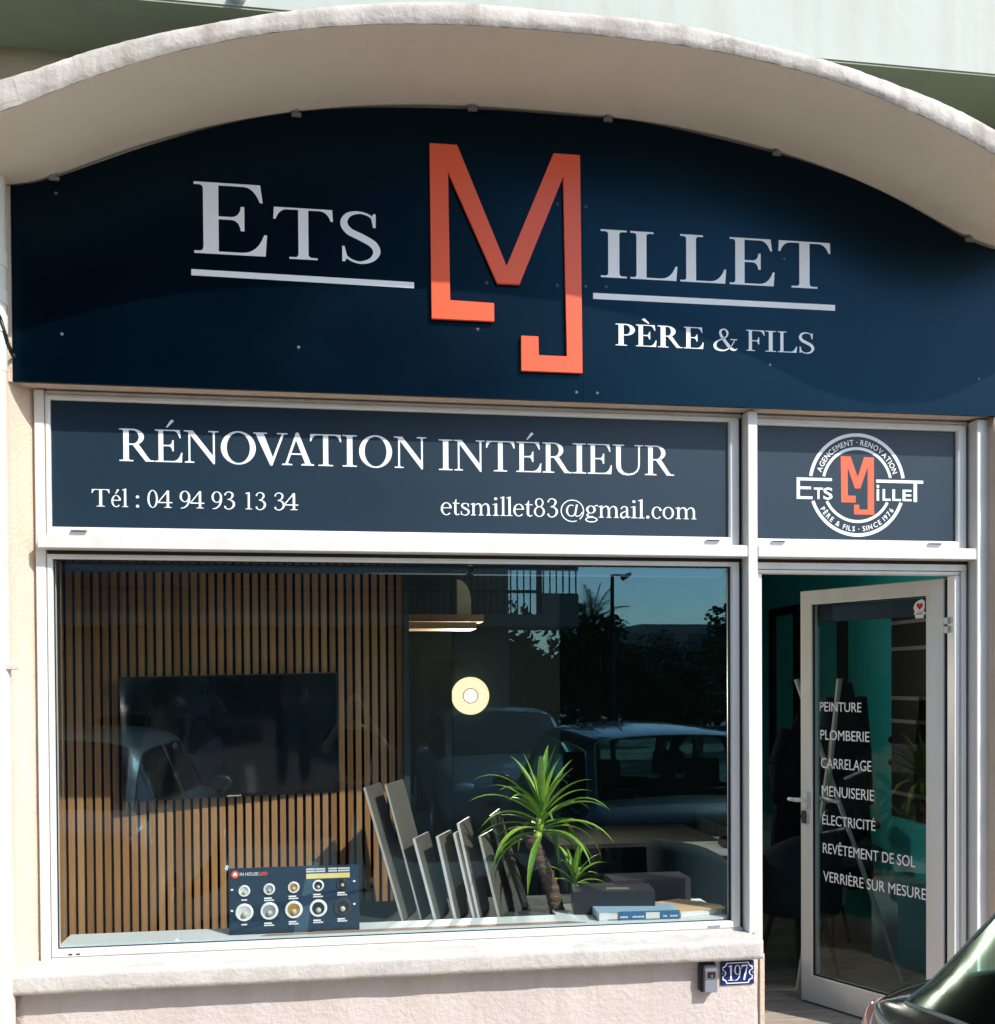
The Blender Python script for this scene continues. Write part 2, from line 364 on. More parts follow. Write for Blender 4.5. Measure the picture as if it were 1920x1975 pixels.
# ------------------------------------------------------------------ serif lettering (outlines drawn in code)
def q3(a, b, c, n=6):
    return [((1 - t) ** 2 * a[0] + 2 * t * (1 - t) * b[0] + t * t * c[0], (1 - t) ** 2 * a[1] + 2 * t * (1 - t) * b[1] + t * t * c[1]) for t in [i / n for i in range(n + 1)]]
T_ = 0.036
def stem(x, w, y0, y1, bl=0.1, br=0.1, tl=0.1, tr=0.1, t=T_, k=0.07):
    l, r = x - w / 2, x + w / 2; P = []
    if bl: P += [(l - bl, y0), (l - bl, y0 + t)] + q3((l - bl * 0.45, y0 + t), (l, y0 + t), (l, y0 + t + k))
    else: P += [(l, y0)]
    if tl: P += q3((l, y1 - t - k), (l, y1 - t), (l - tl * 0.45, y1 - t)) + [(l - tl, y1 - t), (l - tl, y1)]
    else: P += [(l, y1)]
    if tr: P += [(r + tr, y1), (r + tr, y1 - t)] + q3((r + tr * 0.45, y1 - t), (r, y1 - t), (r, y1 - t - k))
    else: P += [(r, y1)]
    if br: P += q3((r, y0 + t + k), (r, y0 + t), (r + br * 0.45, y0 + t)) + [(r + br, y0 + t), (r + br, y0)]
    else: P += [(r, y0)]
    return P
def arm(x0, x1, y, h, d, s, sl=0.0, t=T_, w=0.035):
    """horizontal arm from x0 to x1 whose end serif rises by h in direction s (+1/-1)"""
    e = 1 if x1 > x0 else -1
    return [(x0, y), (x1, y), (x1 + e * sl, y + s * h), (x1 + e * (sl - w), y + s * h)] + q3((x1 + e * (sl - w), y + s * h), (x1 - e * (w + d * 0.25), y + s * t * 1.2), (x1 - e * (w + d), y + s * t)) + [(x0, y + s * t)]
def ring(cx, cy, rx, ry, wh, wv, a0=0, a1=360, n=30):
    A = [R(a0 + (a1 - a0) * i / n) for i in range(n + 1)]
    out = [(cx + rx * math.cos(a), cy + ry * math.sin(a)) for a in A]
    inn = [(cx + (rx - wh) * math.cos(a), cy + (ry - wv) * math.sin(a)) for a in A]
    if abs(a1 - a0) >= 360:
        h = n // 2
        return [out[:h + 1] + inn[:h + 1][::-1], out[h:] + inn[h:][::-1]]
    return [out + inn[::-1]]
def ribbon(pts, ws, n=6):
    P = [Vector(p) for p in pts]; S = []; W = []
    for i in range(len(P) - 1):
        p0 = P[max(0, i - 1)]; p1 = P[i]; p2 = P[i + 1]; p3 = P[min(len(P) - 1, i + 2)]
        for k in range(n):
            t = k / n
            S.append(0.5 * ((2 * p1) + (p2 - p0) * t + (2 * p0 - 5 * p1 + 4 * p2 - p3) * t * t + (3 * p1 - p0 - 3 * p2 + p3) * t ** 3)); W.append(ws[i] * (1 - t) + ws[i + 1] * t)
    S.append(P[-1]); W.append(ws[-1]); a = []; b = []
    for i, p in enumerate(S):
        d = (S[min(i + 1, len(S) - 1)] - S[max(i - 1, 0)])
        if d.length < 1e-6: d = Vector((1, 0))
        d.normalize(); nn = Vector((-d.y, d.x)) * W[i] / 2; a.append(p + nn); b.append(p - nn)
    return ('strip', a, b)
def dot(cx, cy, r, n=14): return [(cx + r * math.cos(2 * PI * i / n), cy + r * math.sin(2 * PI * i / n)) for i in range(n)]

def G(ch, w=0.15):
    th = 0.045
    if ch in 'EÉÈ':
        s = [stem(0.2, w, 0, 1, 0.11, 0, 0.11, 0), arm(0.2, 0.80, 1, 0.25, 0.16, -1, 0.03), arm(0.2, 0.86, 0, 0.30, 0.24, 1, 0.02),
             [(0.2, 0.49), (0.42, 0.49)] + q3((0.45, 0.49), (0.545, 0.48), (0.56, 0.34)) + [(0.605, 0.34), (0.605, 0.68), (0.56, 0.68)] + q3((0.56, 0.66), (0.545, 0.54), (0.45, 0.53)) + [(0.2, 0.53)]]
        if ch == 'É': s.append([(0.36, 1.07), (0.41, 1.07), (0.62, 1.27), (0.56, 1.32), (0.50, 1.28)])
        if ch == 'È': s.append([(0.52, 1.06), (0.57, 1.08), (0.36, 1.30), (0.26, 1.26), (0.27, 1.22)])
        return s
    if ch == 'F': return [stem(0.2, w, 0, 1, 0.11, 0.13, 0.11, 0), arm(0.2, 0.78, 1, 0.25, 0.16, -1, 0.03), [(0.2, 0.47), (0.42, 0.47)] + q3((0.45, 0.47), (0.52, 0.46), (0.53, 0.33)) + [(0.575, 0.33), (0.575, 0.66), (0.53, 0.66)] + q3((0.53, 0.62), (0.52, 0.52), (0.45, 0.51)) + [(0.2, 0.51)]]
    if ch == 'T': return [stem(0.45, w, 0, 0.99, 0.14, 0.14, 0, 0), arm(0.45, 0.0, 1, 0.23, 0.16, -1, 0.01), arm(0.45, 0.9, 1, 0.23, 0.16, -1, 0.01)]
    if ch == 'I': return [stem(0.2, w, 0, 1, 0.12, 0.12, 0.12, 0.12)]
    if ch == 'L': return [stem(0.2, w, 0, 1, 0.11, 0, 0.11, 0.13), arm(0.2, 0.83, 0, 0.30, 0.24, 1, 0.02)]
    if ch == 'P': return [stem(0.2, w, 0, 1, 0.11, 0.13, 0.11, 0)] + ring(0.38, 0.735, 0.34, 0.265, w * 0.95, th, -90, 90) + [[(0.2, 1), (0.39, 1), (0.39, 1 - th), (0.2, 1 - th)], [(0.2, 0.47), (0.39, 0.47), (0.39, 0.47 + th), (0.2, 0.47 + th)]]
    if ch == 'R': return [stem(0.2, w, 0, 1, 0.11, 0.12, 0.11, 0)] + ring(0.38, 0.75, 0.31, 0.25, w * 0.95, th, -90, 90) + [[(0.2, 1), (0.39, 1), (0.39, 1 - th), (0.2, 1 - th)], [(0.2, 0.5), (0.39, 0.5), (0.39, 0.5 + th), (0.2, 0.5 + th)], [(0.36, 0.53), (0.53, 0.55), (0.82, 0.09), (0.88, T_), (0.97, T_), (0.97, 0), (0.73, 0)]]
    if ch == 'N': return [stem(0.16, 0.055, 0, 0.97, 0.11, 0.11, 0, 0), [(0.0, 1), (0.26, 1), (0.90, 0.16), (0.90, -0.03), (0.86, -0.03), (0.14, 0.93), (0.08, 0.96), (0.0, 0.965)], stem(0.875, 0.055, 0.0, 1, 0, 0, 0.13, 0.11)]
    if ch == 'O': return ring(0.5, 0.5, 0.5, 0.52, w * 1.12, th, 0, 360, 44)
    if ch == 'V': return [[(0.06, 1 - T_), (0.0, 1 - T_), (0.0, 1), (0.40, 1), (0.40, 1 - T_), (0.30, 1 - T_), (0.56, 0.24), (0.545, -0.03), (0.49, -0.03)], [(0.83, 1 - T_), (0.69, 1 - T_), (0.69, 1), (1.0, 1), (1.0, 1 - T_), (0.90, 1 - T_), (0.545, -0.03), (0.51, 0.08)]]
    if ch == 'A': return [[(0.50, 1.03), (0.44, 1.03), (0.105, 0.05), (0.0, T_), (0.0, 0), (0.32, 0), (0.32, T_), (0.18, 0.05), (0.46, 0.84)], [(0.46, 1.03), (0.52, 1.03), (0.90, 0.06), (1.0, T_), (1.0, 0), (0.60, 0), (0.60, T_), (0.72, 0.06), (0.44, 0.80)], [(0.22, 0.33), (0.66, 0.33), (0.64, 0.375), (0.24, 0.375)]]
    if ch == 'U': return [stem(0.18, w, 0.34, 1, 0, 0, 0.11, 0.11), stem(0.84, 0.055, 0.34, 1, 0, 0, 0.11, 0.11), ('strip', [Vector((0.18 - w / 2 + 0.0, 0.36)), Vector((0.115, 0.22)), Vector((0.18, 0.09)), Vector((0.30, 0.0)), Vector((0.48, -0.03)), Vector((0.66, 0.005)), Vector((0.79, 0.10)), Vector((0.85, 0.22)), Vector((0.8675, 0.36))], [Vector((0.18 + w / 2, 0.36)), Vector((0.265, 0.21)), Vector((0.31, 0.12)), Vector((0.39, 0.055)), Vector((0.51, 0.03)), Vector((0.65, 0.06)), Vector((0.755, 0.14)), Vector((0.80, 0.24)), Vector((0.8125, 0.36))])]
    if ch == 'S': return [ribbon([(0.58, 0.79), (0.52, 0.92), (0.34, 0.985), (0.15, 0.93), (0.075, 0.77), (0.16, 0.61), (0.36, 0.50), (0.56, 0.37), (0.62, 0.21), (0.52, 0.055), (0.32, 0.0), (0.13, 0.09), (0.06, 0.26)], [0.03, 0.04, 0.045, 0.09, 0.12, 0.135, 0.14, 0.135, 0.12, 0.08, 0.045, 0.04, 0.03], 8), [(0.56, 0.70), (0.605, 0.70), (0.605, 0.97), (0.565, 0.97), (0.53, 0.89)], [(0.045, 0.31), (0.085, 0.31), (0.13, 0.10), (0.09, 0.01), (0.045, 0.01)]]
    if ch == '&': return [ribbon([(0.90, 0.50), (0.84, 0.36), (0.72, 0.16), (0.50, 0.0), (0.28, -0.01), (0.10, 0.08), (0.06, 0.24), (0.16, 0.40), (0.38, 0.53), (0.56, 0.66), (0.58, 0.86), (0.45, 0.98), (0.31, 0.90), (0.30, 0.74), (0.42, 0.52), (0.60, 0.26), (0.78, 0.06), (0.92, 0.03), (1.0, 0.10)], [0.03, 0.04, 0.04, 0.05, 0.08, 0.12, 0.12, 0.07, 0.05, 0.06, 0.09, 0.045, 0.09, 0.10, 0.13, 0.14, 0.12, 0.06, 0.03], 6), [(0.72, 0.49), (1.0, 0.49), (1.0, 0.53), (0.72, 0.53)]]
    if ch == '0': return ring(0.32, 0.5, 0.31, 0.52, 0.115, 0.04, 0, 360, 36)
    if ch == '1': return [stem(0.2, 0.12, 0, 1.0, 0.14, 0.14, 0, 0), [(0.15, 1.0), (0.0, 0.93), (0.0, 0.90), (0.15, 0.92)]]
    if ch == '3': return [ribbon([(0.05, 0.84), (0.14, 0.95), (0.28, 1.0), (0.44, 0.92), (0.47, 0.78), (0.38, 0.62), (0.22, 0.55)], [0.06, 0.05, 0.045, 0.09, 0.11, 0.07, 0.035]), ribbon([(0.20, 0.55), (0.38, 0.52), (0.52, 0.38), (0.52, 0.18), (0.38, 0.02), (0.20, -0.01), (0.06, 0.08)], [0.035, 0.06, 0.12, 0.12, 0.06, 0.045, 0.07]), dot(0.07, 0.12, 0.055), dot(0.075, 0.83, 0.045)]
    if ch == '4': return [stem(0.47, 0.115, 0, 1.0, 0.12, 0.12, 0, 0), [(0.0, 0.27), (0.68, 0.27), (0.68, 0.33), (0.0, 0.33)], [(0.0, 0.27), (0.06, 0.33), (0.45, 0.92), (0.50, 1.0), (0.44, 1.0), (0.0, 0.34)]]
    if ch == '7': return [[(0.0, 1.0), (0.58, 1.0), (0.58, 0.92), (0.0, 0.88)], [(0.0, 1), (0.04, 1), (0.04, 0.78), (0.0, 0.72)], [(0.50, 0.93), (0.58, 0.93), (0.32, 0.0), (0.16, 0.0), (0.24, 0.35)]]
    if ch == '8': return ring(0.3, 0.765, 0.235, 0.245, 0.085, 0.04, 0, 360, 30) + ring(0.3, 0.27, 0.30, 0.29, 0.105, 0.042, 0, 360, 30)
    if ch == '9': return ring(0.30, 0.68, 0.29, 0.33, 0.115, 0.04, 0, 360, 34) + [ribbon([(0.53, 0.66), (0.53, 0.45), (0.44, 0.20), (0.26, 0.03), (0.06, -0.01)], [0.10, 0.11, 0.09, 0.06, 0.03])]
    if ch == ':': return [dot(0.1, 0.06, 0.085), dot(0.1, 0.60, 0.085)]
    if ch == '.': return [dot(0.1, 0.075, 0.085)]
    x = 0.66
    if ch in 'eé':
        s = ring(0.27, x / 2, 0.27, x / 2 + 0.02, 0.10, 0.04, 20, 318, 34) + [[(0.06, 0.36), (0.51, 0.36), (0.525, 0.40), (0.06, 0.40)], [(0.42, 0.38), (0.53, 0.38), (0.51, 0.46), (0.42, 0.50)]]
        if ch == 'é': s.append([(0.22, 0.76), (0.26, 0.75), (0.44, 0.98), (0.36, 1.03), (0.32, 1.0)])
        return s
    if ch == 't': return [[(0.08, 0.13), (0.08, 0.62), (0.0, 0.62), (0.0, 0.655), (0.10, 0.70), (0.16, 0.86), (0.195, 0.86), (0.195, 0.66), (0.36, 0.66), (0.36, 0.615), (0.195, 0.615), (0.195, 0.14)], ribbon([(0.14, 0.16), (0.17, 0.05), (0.26, 0.015), (0.36, 0.07)], [0.11, 0.09, 0.05, 0.03])]
    if ch == 's': return [ribbon([(0.36, 0.50), (0.32, 0.61), (0.20, 0.645), (0.08, 0.58), (0.08, 0.46), (0.20, 0.37), (0.34, 0.28), (0.38, 0.15), (0.30, 0.03), (0.18, 0.0), (0.06, 0.06), (0.03, 0.18)], [0.03, 0.035, 0.04, 0.08, 0.09, 0.10, 0.10, 0.085, 0.06, 0.035, 0.035, 0.03]), [(0.34, 0.46), (0.38, 0.46), (0.38, 0.64), (0.345, 0.64)], [(0.01, 0.22), (0.05, 0.22), (0.06, 0.02), (0.01, 0.02)]]
    if ch == 'i': return [stem(0.15, 0.11, 0, x, 0.09, 0.09, 0, 0), [(0.0, x - 0.04), (0.12, x), (0.2, x + 0.02), (0.2, x - 0.05), (0.0, x - 0.07)], dot(0.14, 0.93, 0.075)]
    if ch == 'l': return [stem(0.15, 0.11, 0, 1.04, 0.09, 0.09, 0, 0), [(0.0, 1.0), (0.12, 1.04), (0.2, 1.08), (0.2, 0.98), (0.0, 0.965)]]
    if ch == 'm':
        s = [stem(0.14, 0.105, 0, x - 0.03, 0.08, 0.07, 0, 0), [(0.0, x - 0.04), (0.12, x), (0.19, x + 0.03), (0.19, x - 0.08), (0.0, x - 0.07)]]
        for k in (0, 1):
            c = 0.14 + 0.37 * k
            s += [ribbon([(c + 0.04, 0.48), (c + 0.12, 0.59), (c + 0.23, 0.64), (c + 0.33, 0.57), (c + 0.37, 0.42)], [0.03, 0.04, 0.06, 0.10, 0.105]), stem(c + 0.37, 0.105, 0, 0.45, 0.07, 0.07, 0, 0)]
        return s
    if ch == 'a': return [ribbon([(0.06, 0.50), (0.12, 0.60), (0.24, 0.645), (0.36, 0.58), (0.37, 0.44)], [0.09, 0.05, 0.045, 0.09, 0.11]), [(0.315, 0.46), (0.425, 0.46), (0.425, 0.12), (0.47, 0.06), (0.54, 0.10), (0.54, 0.06), (0.43, -0.01), (0.36, 0.02), (0.315, 0.12)], ribbon([(0.36, 0.40), (0.18, 0.33), (0.06, 0.23), (0.06, 0.09), (0.18, 0.01), (0.34, 0.12)], [0.035, 0.05, 0.08, 0.11, 0.08, 0.035])]
    if ch == 'c': return ring(0.27, x / 2, 0.27, x / 2 + 0.015, 0.105, 0.04, 38, 318, 30) + [dot(0.45, 0.50, 0.065)]
    if ch == 'o': return ring(0.3, x / 2, 0.3, x / 2 + 0.015, 0.11, 0.04, 0, 360, 34)
    if ch == 'g': return ring(0.24, 0.44, 0.21, 0.22, 0.095, 0.035, 0, 360, 30) + ring(0.26, -0.12, 0.27, 0.155, 0.055, 0.055, 0, 360, 30) + [ribbon([(0.16, 0.24), (0.08, 0.14), (0.14, 0.05), (0.34, 0.03)], [0.03, 0.08, 0.08, 0.09]), ribbon([(0.38, 0.58), (0.46, 0.67), (0.54, 0.66)], [0.03, 0.04, 0.07])]
    if ch == '@': return ring(0.55, 0.35, 0.55, 0.62, 0.05, 0.05, -50, 292, 54) + ring(0.50, 0.36, 0.25, 0.33, 0.09, 0.045, 60, 330, 30) + [[(0.72, 0.70), (0.81, 0.70), (0.72, 0.16), (0.63, 0.12)], ribbon([(0.66, 0.14), (0.76, 0.05), (0.90, 0.10), (1.02, 0.30)], [0.06, 0.05, 0.04, 0.045])]
    return [stem(0.2, w, 0, 1)]

def glyph_mesh(mb, ch, x0, x1, z0, h, y, thick=0.002, w=0.15):
    """draw ch into mb: fits its width to x0..x1, cap height h from baseline z0, front face at y"""
    S = G(ch, w)
    fl = []
    for s_ in S:
        if isinstance(s_, tuple) and s_[0] == 'strip': fl.append(('s', [(p.x, p.y) for p in s_[1]], [(p.x, p.y) for p in s_[2]]))
        else: fl.append(('p', [tuple(p) for p in s_], None))
    pts = [p for f_ in fl for p in f_[1] + (f_[2] or [])]
    if ch in 'ÉÈ': pts = [p for p in pts if p[1] <= 1.02]
    if ch in 'éi': pts = [p for p in pts if p[1] <= 0.72]
    a = min(p[0] for p in pts); b = max(p[0] for p in pts)
    k = (x1 - x0) / (b - a)
    tr = lambda p: (x0 + (p[0] - a) * k, z0 + p[1] * h)
    dy = 0.0
    for f_ in fl:
        yy = y - dy; dy += 0.00012
        if f_[0] == 'p': mb.prism([tr(p) for p in f_[1]], yy, y + thick)
        else:
            A = [tr(p) for p in f_[1]]; B = [tr(p) for p in f_[2]]; n = len(A); base = len(mb.v)
            for p, q in zip(A, B):
                mb.v += [(p[0], yy, p[1]), (q[0], yy, q[1]), (p[0], y + thick, p[1]), (q[0], y + thick, q[1])]
            for i in range(n - 1):
                o = base + 4 * i; u = o + 4
                mb.face([o, o + 1, u + 1, u]); mb.face([o, u, u + 2, o + 2]); mb.face([o + 1, o + 3, u + 3, u + 1])
    return mb

def serif_letters(row, z0, h, y, mt, parent, thick=0.002, split=True, name='letter', w=0.15):
    if split:
        for ch, a, b in row: glyph_mesh(MB(), ch, a, b, z0, h, y, thick, w).build(name, mt, parent)
    else:
        mb = MB()
        for ch, a, b in row: glyph_mesh(mb, ch, a, b, z0, h, y, thick, w)
        mb.build(name, mt, parent)

def sans_mesh(txt, bold=0.0, thick=0.05, spacing=1.0):
    cu = bpy.data.curves.new('text_outline', 'FONT'); cu.body = txt; cu.offset = bold; cu.extrude = thick; cu.space_character = spacing
    cu.resolution_u = 4
    o = bpy.data.objects.new('text_outline', cu); C.objects.link(o)
    dg = bpy.context.evaluated_depsgraph_get(); me = bpy.data.meshes.new_from_object(o.evaluated_get(dg))
    bpy.data.objects.remove(o); bpy.data.curves.remove(cu)
    return me

def sans(txt, x0, x1, z0, z1, y, mt, parent, name='lettering', bold=0.0, thick=0.002, slope=0.0, spacing=1.0):
    """sans-serif text fitted to the rectangle x0..x1, z0..z1 in the plane y"""
    me = sans_mesh(txt, bold, 0.05, spacing)
    xs = [v.co.x for v in me.vertices]; ys = [v.co.y for v in me.vertices]
    a, b, c, d = min(xs), max(xs), min(ys), max(ys)
    # cap height from a plain capital
    for v in me.vertices:
        t = (v.co.x - a) / (b - a)
        v.co = Vector((x0 + (x1 - x0) * t, y - (v.co.z + 0.05) / 0.1 * thick, z0 + (z1 - z0) * (v.co.y - c) / (d - c) + slope * t))
    bm = bmesh.new(); bm.from_mesh(me); bmesh.ops.recalc_face_normals(bm, faces=bm.faces); bm.to_mesh(me); bm.free()
    me.materials.clear(); me.name = name
    return link(name, me, mt, parent)

# ================================================================== SETTING
def ground(name, mt, x0, x1, y0, y1, z, kind='structure'):
    me = bpy.data.meshes.new(name); me.from_pydata([(x0, y0, z), (x1, y0, z), (x1, y1, z), (x0, y1, z)], [], [(0, 1, 2, 3)])
    o = link(name, me, mt); o['kind'] = kind; return o
ground('car_park_asphalt', M['asphalt'], -200, 200, -300, 0.1, -0.13)
pv = rough_box('pavement', M['paving'], -9, 12, -1.30, 0.0, -0.125, -0.02, step=0.2, amp=0.001, edge=0.004); pv['kind'] = 'structure'
for i in range(7):
    x = -4.35 + 2.55 * i
    box('bay_marking', M['paint_line'], x, x + 0.10, -6.0, -1.35, -0.126, -0.122)['kind'] = 'structure'

# ------------------------------------------------------------------ building
B = empty('shop_building', 'pale pink rendered shop front with a curved concrete canopy over its window and door', 'building', (0, 0, 0))
def part(o): o.parent = B; return o
rough_box('wall', M['plaster'], -5.0, -0.13, 0.0, 0.30, -0.12, 2.905, B, step=0.08, amp=0.0022, edge=0.004)
rough_box('wall', M['plaster'], 4.062, 9.0, 0.0, 0.30, -0.12, 2.905, B, step=0.08, amp=0.0022, edge=0.005)
rough_box('wall', M['plaster_low'], -0.135, 2.955, 0.0, 0.18, -0.12, 0.535, B, step=0.04, amp=0.0028, edge=0.006)
rough_box('wall', M['plaster'], -5.0, 9.0, 0.021, 0.30, 2.905, 4.26, B, step=0.12, amp=0.001, edge=0.0)
box('wall', M['upper_wall'], -5.0, 9.0, 0.023, 0.30, 4.262, 8.5, B)
box('corner_strip', M['plaster'], 2.938, 2.962, -0.006, 0.12, -0.12, 0.524, B, bevel=0.003)
# splayed reveal on the left of the window
rv = MB(); n = 14
prof = [(-0.132 + 0.073 * (1 - math.cos(t * PI / 2)) ** 0.8, 0.118 * math.sin(t * PI / 2) ** 0.9) for t in [i / n for i in range(n + 1)]]
prof = [(-0.130 + 0.070 * (i / n) ** 1.25, 0.135 * (i / n) ** 0.85) for i in range(n + 1)]
for k in range(56):
    z = 0.55 + 2.355 * k / 55
    for a, b in prof:
        q = noise.noise(Vector((a * 9, b * 9, z * 9))) * 0.0018
        rv.v.append((a + q, b - q, z))
for k in range(55):
    for i in range(n):
        o = k * (n + 1) + i; rv.face([o, o + 1, o + n + 2, o + n + 1])
rv.build('window_reveal', M['plaster'], B, smooth=True)
box('reveal_core', M['plaster'], -0.14, -0.062, 0.137, 0.30, 0.0, 2.9, B)
# window sill
rough_box('window_sill', M['sill'], -0.152, 2.925, -0.078, 0.145, 0.518, 0.602, B, step=0.02, amp=0.0013, edge=0.0028, freq=7)

# ---- canopy of shallow arches
TB = [(0, 4.108), (.25, 4.105), (.5, 4.095), (.75, 4.068), (1, 4.026), (1.25, 3.968), (1.5, 3.89), (1.75, 3.788), (1.95, 3.69), (2.05, 3.657), (2.17, 3.652)]
PER = 4.34; XC = 1.975
def zarc(x, front=False):
    d = abs(((x - XC + PER / 2) % PER) - PER / 2)
    for (a, za), (b, zb) in zip(TB, TB[1:]):
        if d <= b:
            t = (d - a) / (b - a); return za + (zb - za) * t - (0.03 if front and d > 1 else 0.0) * min(1, (d - 1))
    return TB[-1][1]
def zs(x, front=False):
    return sum(zarc(x + k * 0.06, front) for k in (-2, -1, 0, 1, 2)) / 5 - ((0.033 - 0.085 * min(1, max(0, (x - 3.72) / 0.4))) if front else 0)  # mostly unseen right front edge raised so its shadow clears the logo panel
def thick(x):
    d = abs(((x - XC + PER / 2) % PER) - PER / 2); return 0.072 + 0.05 * max(0, (d - 1.3) / 0.87) ** 1.2 + 0.018 * noise.noise(Vector((x * 1.6, 3, 1)))
YF = -0.555
xs = [-4.9 + 0.02 * i for i in range(int(13.8 / 0.02))]
sf = MB()
for x in xs:
    for k in range(7):
        t = k / 6; sf.v.append((x, YF + 0.004 + (0.02 - YF) * t, zs(x, True) * (1 - t) + zs(x) * t))
for i in range(len(xs) - 1):
    for k in range(6):
        o = i * 7 + k; sf.face([o, o + 1, o + 8, o + 7])
sf.build('arch_soffit', M['soffit'], B, smooth=True)
bd = MB(); K = 7
for x in xs:
    zb = zs(x, True); zt = zb + thick(x)
    for k in range(K):
        t = k / (K - 1)
        q = noise.noise(Vector((x * 5, t * 2, 0))); q2 = noise.noise(Vector((x * 23, t * 6, 4))); q3_ = noise.noise(Vector((x * 60, t * 9, 8)))
        y = YF - 0.004 - 0.004 * math.sin(PI * t) + 0.004 * q + 0.002 * q2
        z = zb + (zt - zb) * t
        if k == 0: z += 0.002 * q2 + 0.0015 * q3_; y = YF + 0.002
        if k == K - 1: z += 0.005 * q + 0.004 * q2 + 0.003 * q3_; y += 0.006
        bd.v.append((x, y, z))
for i in range(len(xs) - 1):
    for k in range(K - 1):
        o = i * K + k; bd.face([o, o + K, o + K + 1, o + 1])
bd.build('arch_band', M['band'], B, smooth=True)
tp = MB()
for x in xs:
    z = zs(x, True) + thick(x)
    for k in range(6):
        t = k / 5; q = 0.006 * noise.noise(Vector((x * 8, t * 3, 9)))
        tp.v.append((x, YF + 0.008 + (0.02 - YF) * t, z - 0.004 + q * (k > 0)))
for i in range(len(xs) - 1):
    for k in range(5):
        o = i * 6 + k; tp.face([o, o + 6, o + 7, o + 1])
tp.build('arch_top', M['canopy_top'], B, smooth=True)
# balcony above
box('balcony_parapet', M['parapet'], -5.0, 9.0, -0.33, -0.24, 4.205, 5.3, B, bevel=0.004)
box('balcony_slab', M['balc_under'], -5.0, 9.0, -0.326, 0.022, 4.200, 4.34, B)
MB().tube((0.80, -0.36, 4.245), (0.80, -0.30, 4.245), 0.028, n=14).build('drain_spout', M['pipe'], B, smooth=False)
MB().box(-5.0, 9.0, 0.302, 0.36, 2.77, 8.5).build('inner_facing', M['dark_wall'], B)
box('roof', M['upper_wall'], -5.0, 9.0, -0.2, 8.0, 8.5, 8.7, B)

# ---- window and door frames  (outer face near y = 0.10)
F = M['frame']; FD = M['frame_dirty']
W = empty('shop_window', None, None, parent=B)
def bar(name, x0, x1, y0, y1, z0, z1, mt=F, par=None, bv=0.003): return box(name, mt, x0, x1, y0, y1, z0, z1, par or W, bevel=bv)
# fixed posts and rails
bar('post', -0.062, -0.023, 0.100, 0.20, 0.600, 2.898)
bar('mullion', 2.912, 2.957, 0.046, 0.20, 0.600, 2.896)
bar('post', 4.004, 4.068, 0.046, 0.20, 0.0, 2.894)
bar('head_rail', -0.022, 2.911, 0.112, 0.20, 2.882, 2.899, FD)
bar('head_rail', 2.958, 4.003, 0.112, 0.20, 2.882, 2.899, FD)
bar('cross_rail', -0.040, 2.911, 0.046, 0.20, 2.258, 2.309)
bar('cross_rail', 2.958, 4.003, 0.046, 0.20, 2.258, 2.309)
bar('bottom_rail', -0.022, 2.911, 0.104, 0.20, 0.598, 0.612, FD)
box('joint', M['groove'], -0.022, 2.911, 0.115, 0.19, 2.243, 2.257, W)
box('joint', M['groove'], 2.958, 4.003, 0.115, 0.19, 2.243, 2.257, W)
box('joint', M['groove'], 2.896, 2.911, 0.118, 0.19, 0.613, 2.242, W)
box('joint', M['groove'], 2.896, 2.911, 0.118, 0.19, 2.310, 2.881, W)
box('joint', M['groove'], 3.991, 4.003, 0.118, 0.19, 2.310, 2.881, W)
box('joint', M['groove'], 3.991, 4.003, 0.118, 0.19, 0.0, 2.242, W)
def sash(x0, x1, z0, z1, fx, fz0, fz1, par, y=0.102, name='sash', mt=F, fxr=None):
    """mitred frame with a bevelled inner bead. fx side face width, fz0 bottom, fz1 top"""
    fxr = fx if fxr is None else fxr
    mb = MB()
    rings = [(x0, x1, z0, z1, y + 0.06), (x0, x1, z0, z1, y + 0.003), (x0 + .003, x1 - .003, z0 + .003, z1 - .003, y),
             (x0 + fx - .007, x1 - fxr + .007, z0 + fz0 - .007, z1 - fz1 + .007, y), (x0 + fx, x1 - fxr, z0 + fz0, z1 - fz1, y + 0.006), (x0 + fx, x1 - fxr, z0 + fz0, z1 - fz1, y + 0.06)]
    for a, b, c, d, yy in rings: mb.v += [(a, yy, c), (b, yy, c), (b, yy, d), (a, yy, d)]
    for r in range(len(rings) - 1):
        for i in range(4):
            j = (i + 1) % 4; mb.face([r * 4 + i, r * 4 + j, r * 4 + 4 + j, r * 4 + 4 + i])
    r = len(rings) - 1
    for i in range(4):
        j = (i + 1) % 4; mb.face([r * 4 + i, r * 4 + j, j, i])
    return mb.build(name, mt, par)
sash(-0.0205, 2.895, 2.3105, 2.8805, 0.018, 0.041, 0.019, W, fxr=0.046)
sash(2.9585, 3.990, 2.3105, 2.8805, 0.017, 0.038, 0.027, W, fxr=0.046)
sash(-0.0205, 2.895, 0.6135, 2.2415, 0.020, 0.030, 0.019, W, fxr=0.036)
for x, z in [(0.075, 2.325), (2.74, 2.325), (3.045, 2.325), (3.80, 2.325)]:
    b_ = MB().prism([(x, z + .012), (x + .062, z + .012), (x + .057, z), (x - .005, z)], 0.094, 0.1015); b_.build('drain_cap', M['boxgrey'], W)
    box('drain_slot', M['gasket'], x + .003, x + .058, 0.0925, 0.0938, z + .007, z + .011, W)
box('drain_slot', M['boxgrey'], 2.745, 2.80, 0.098, 0.1015, 0.621, 0.628, W)
for x in (0.045, 0.075): box('drain_slot', M['gasket'], x, x + .015, 0.0995, 0.1015, 0.622, 0.627, W)
